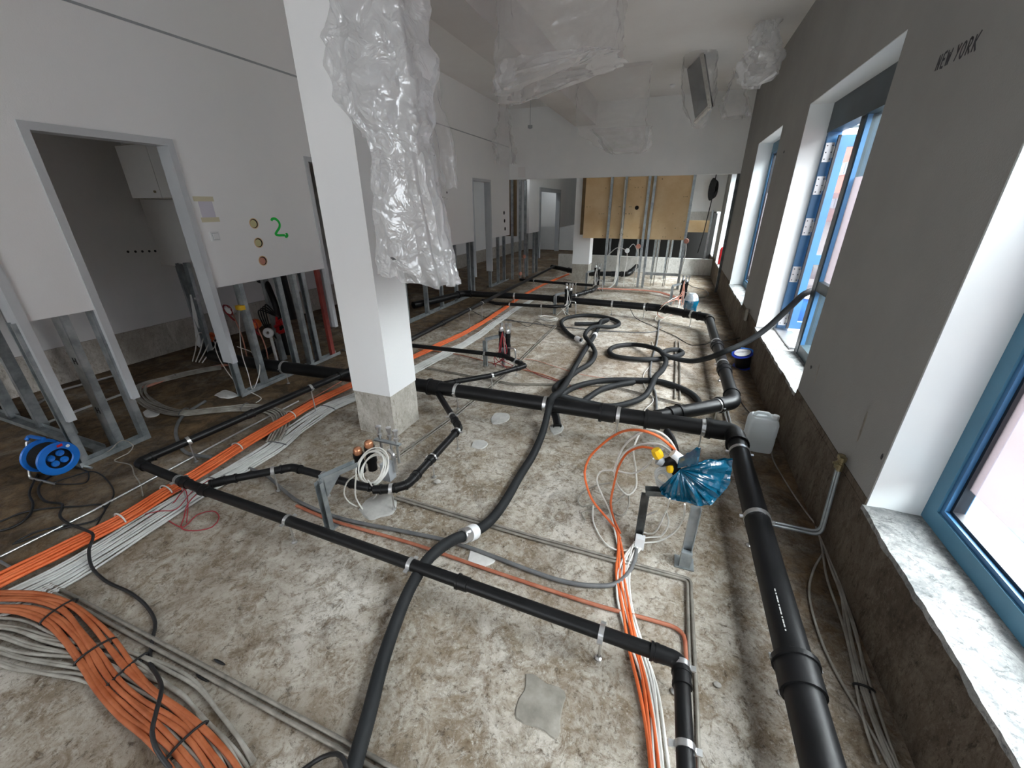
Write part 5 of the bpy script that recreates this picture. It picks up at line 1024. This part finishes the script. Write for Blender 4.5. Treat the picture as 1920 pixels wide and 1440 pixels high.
# ------------------------------------------------------------------ dust sheets hanging from the ceiling
def sheet(par, name, rings, m='film', folds=9, amp=.10, seed=0.0, cuts=(0, 1), n=84, step=.025, crease=.045, sup=.55, tilt=None):
    """rings: (z, cx, cy, rx, ry) from the top down; open at the bottom"""
    zs = [r[0] for r in rings]; b = MB(); rows = []; k = max(6, int((zs[0] - zs[-1]) / step))
    for j in range(k + 1):
        z = zs[0] + (zs[-1] - zs[0]) * j / k; i = 0
        while i < len(zs) - 2 and z < zs[i + 1]: i += 1
        t = (zs[i] - z) / max(zs[i] - zs[i + 1], 1e-6); t = t * t * (3 - 2 * t); A, B = rings[i], rings[i + 1]; cx, cy, rx, ry = (A[q] + (B[q] - A[q]) * t for q in (1, 2, 3, 4)); row = []
        for q in range(n):
            a = 2 * math.pi * (cuts[0] + (cuts[1] - cuts[0]) * q / (n if cuts == (0, 1) else n - 1)); ca, sa = math.cos(a), math.sin(a)
            f = 1 + amp * math.sin(folds * a + 2.2 * noise.noise(V((a, z * 1.1, seed))) + seed) * (.4 + .6 * j / k)
            x, y = math.copysign(abs(ca) ** sup, ca) * rx * f, math.copysign(abs(sa) ** sup, sa) * ry * f
            cr = crease * (abs(noise.noise(V((x * 6 + seed, z * 5, y * 6)))) * 2 - .5) + crease * .5 * (abs(noise.noise(V((x * 15 + seed, z * 13, y * 15)))) * 2 - .5)
            dz = tilt(x) * (j / k) if tilt else 0
            row.append(V((cx + x + ca * cr, cy + y + sa * cr, z + dz + (.03 * noise.noise(V((a * 2, seed, 5))) * (j / k)))))
        rows.append(row)
    b.grid(rows, cuts == (0, 1)); return b.build(name, M[m], par, smooth=32)
t = thing('dust_sheet', 'big white plastic sheet hanging in front of the white column', 'plastic sheet', (-1.65, 2.35, 1.4))
sheet(t, 'outer_sheet', [(ZC - .003, -1.66, 2.38, .20, .12), (3.0, -1.65, 2.36, .20, .12), (2.72, -1.64, 2.34, .26, .14), (2.45, -1.65, 2.32, .30, .15), (2.25, -1.64, 2.31, .29, .14), (2.06, -1.58, 2.31, .19, .11)], 'film', 7, .07, 1.0, crease=.034, tilt=lambda x: .06 - .5 * (x if x < 0 else 0) * 1.0)
sheet(t, 'inner_sheet', [(2.9, -1.64, 2.38, .10, .06), (2.3, -1.62, 2.38, .17, .09), (2.05, -1.60, 2.38, .20, .10), (1.7, -1.59, 2.38, .245, .10), (1.40, -1.575, 2.38, .275, .10)], 'film', 11, .10, 2.0, crease=.022, tilt=lambda x: -.05 * (x > -.1) + .02)
sheet(t, 'torn_tail', [(2.85, -1.50, 2.50, .03, .03), (2.5, -1.45, 2.50, .05, .03), (2.1, -1.38, 2.50, .06, .03), (1.95, -1.36, 2.50, .05, .02)], 'thin_film', 5, .2, 3.0, n=40, crease=.02)
t = thing('dust_sheet', 'wide clear plastic sheet over a ceiling unit right of the beam', 'plastic sheet', (-1.3, 4.6, 2.85))
sheet(t, 'sheet', [(ZC - .003, -1.3, 4.75, .56, .34), (3.3, -1.3, 4.75, .57, .34), (3.0, -1.31, 4.75, .59, .34), (2.90, -1.33, 4.75, .61, .33), (2.83, -1.42, 4.75, .45, .24)], 'thin_film', 8, .02, 4.0, crease=.035, sup=.35, tilt=lambda x: .22 * (x + .55))
sheet(t, 'gathered_hem', [(3.12, -1.3, 4.73, .55, .32), (2.96, -1.3, 4.73, .60, .34), (2.84, -1.33, 4.73, .56, .30), (2.82, -1.38, 4.73, .40, .22)], 'film', 13, .06, 5.0, crease=.05, sup=.4, tilt=lambda x: .24 * (x + .55))
t = thing('dust_sheet', 'straight clear plastic sheet left of the wrapped dark panel', 'plastic sheet', (-1.28, 8, 2.62))
sheet(t, 'sheet', [(ZC - .003, -1.30, 8.1, .58, .12), (3.2, -1.30, 8.1, .585, .12), (2.98, -1.25, 8.1, .56, .11), (2.80, -1.12, 8.1, .42, .10), (2.68, -1.05, 8.1, .28, .08)], 'thin_film', 6, .02, 6.0, crease=.03, sup=.3)
sheet(t, 'gathered_hem', [(3.02, -1.10, 8.05, .50, .10), (2.85, -1.02, 8.05, .42, .10), (2.68, -.98, 8.05, .32, .08), (2.64, -1.0, 8.05, .22, .06)], 'thin_film', 12, .08, 7.0, crease=.05, sup=.5)
t = thing('wrapped_panel', 'dark panel wrapped in plastic hanging slantwise from the ceiling', 'lamp', (0, 8, 3.0))
ca, cb_, cc_, cd_ = aty(1312, 97, 7.9), aty(1330, 200, 7.9), aty(1303, 226, 8.15), aty(1279, 140, 8.5)
pa, pb, pc, pd = aty(1316, 98, 7.9), aty(1331, 200, 7.9), aty(1304, 228, 8.45), aty(1290, 115, 8.6); th_ = V((.05, .02, 0)); pa.z = min(pa.z, ZC - .02); pd.z = min(pd.z, ZC - .02)
b = MB(); b.add([pa, pb, pc, pd, pa + th_, pb + th_, pc + th_, pd + th_], [(0, 1, 2, 3), (4, 7, 6, 5), (0, 4, 5, 1), (1, 5, 6, 2), (2, 6, 7, 3), (3, 7, 4, 0)]); b.build('panel', M['panel'], t)
b = MB(); b.bar(pa, pb, .05, .05, (1, 0, 0)); b.bar(pb, pc, .05, .05, (1, 0, 0)); b.build('pale_edge', M['pale_plinth'], t)
sheet(t, 'wrapping', [(ZC - .003, -.02, 8.2, .24, .42), (3.6, .0, 8.2, .25, .42), (3.3, .05, 8.2, .22, .38), (3.05, .09, 8.2, .12, .25), (2.98, .10, 8.2, .06, .15)], 'thin_film', 7, .05, 8.0, crease=.03)
t = thing('dust_sheet', 'crumpled plastic bundle on the ceiling nearest the window wall', 'plastic sheet', (.70, 7, 3.2))
sheet(t, 'sheet', [(ZC - .003, .68, 7.0, .10, .10), (3.66, .70, 7.0, .16, .14), (3.5, .71, 7.0, .24, .2), (3.35, .68, 7.0, .22, .18), (3.22, .66, 7.0, .10, .09)], 'film', 7, .12, 9.0, crease=.07, n=64)
t = thing('dust_sheet', 'small crumpled plastic bundle below the ceiling near the far right corner', 'plastic sheet', (.62, 9, 3.2))
sheet(t, 'sheet', [(ZC - .003, .6, 9.0, .08, .08), (3.55, .62, 9.0, .15, .13), (3.38, .64, 9.0, .22, .17), (3.2, .66, 9.0, .2, .15)], 'thin_film', 8, .14, 10.0, crease=.06, n=64)
t = thing('dust_sheet', 'faint plastic sheet hanging in the far left corner under the beam end', 'plastic sheet', (-3.7, 9, 2.65))
sheet(t, 'sheet', [(ZC - .003, -3.70, 9.3, .06, .05), (3.7, -3.70, 9.3, .10, .08), (3.3, -3.70, 9.3, .16, .10), (3.0, -3.70, 9.3, .22, .12), (2.66, -3.66, 9.3, .20, .08)], 'thin_film', 7, .15, 11.0, crease=.06, n=64)
p0 = aty(1258, 184, 9.6); b = MB(); b.lathe([(0, 0), (.05, 0), (.055, -.02), (.03, -.05), (0, -.055)], (p0.x, 9.6, ZC), n=18); tag(b.build('smoke_detector', M['white_plastic'], smooth=40), 'small round detector on the far ceiling left of the wrapped panel', 'detector')
b = MB(); p0 = aty(994, 235, 9.6); b.tube([(p0.x, 9.6, ZC), (p0.x, 9.6, p0.z)], .006, 6); b.lathe([(0, 0), (.05, .0), (.05, -.05), (0, -.07)], (p0.x, 9.6, p0.z), n=12); tag(b.build('pendant_socket', M['grey_metal'], smooth=40), 'bare hanging lamp socket in front of the far wall', 'lamp')
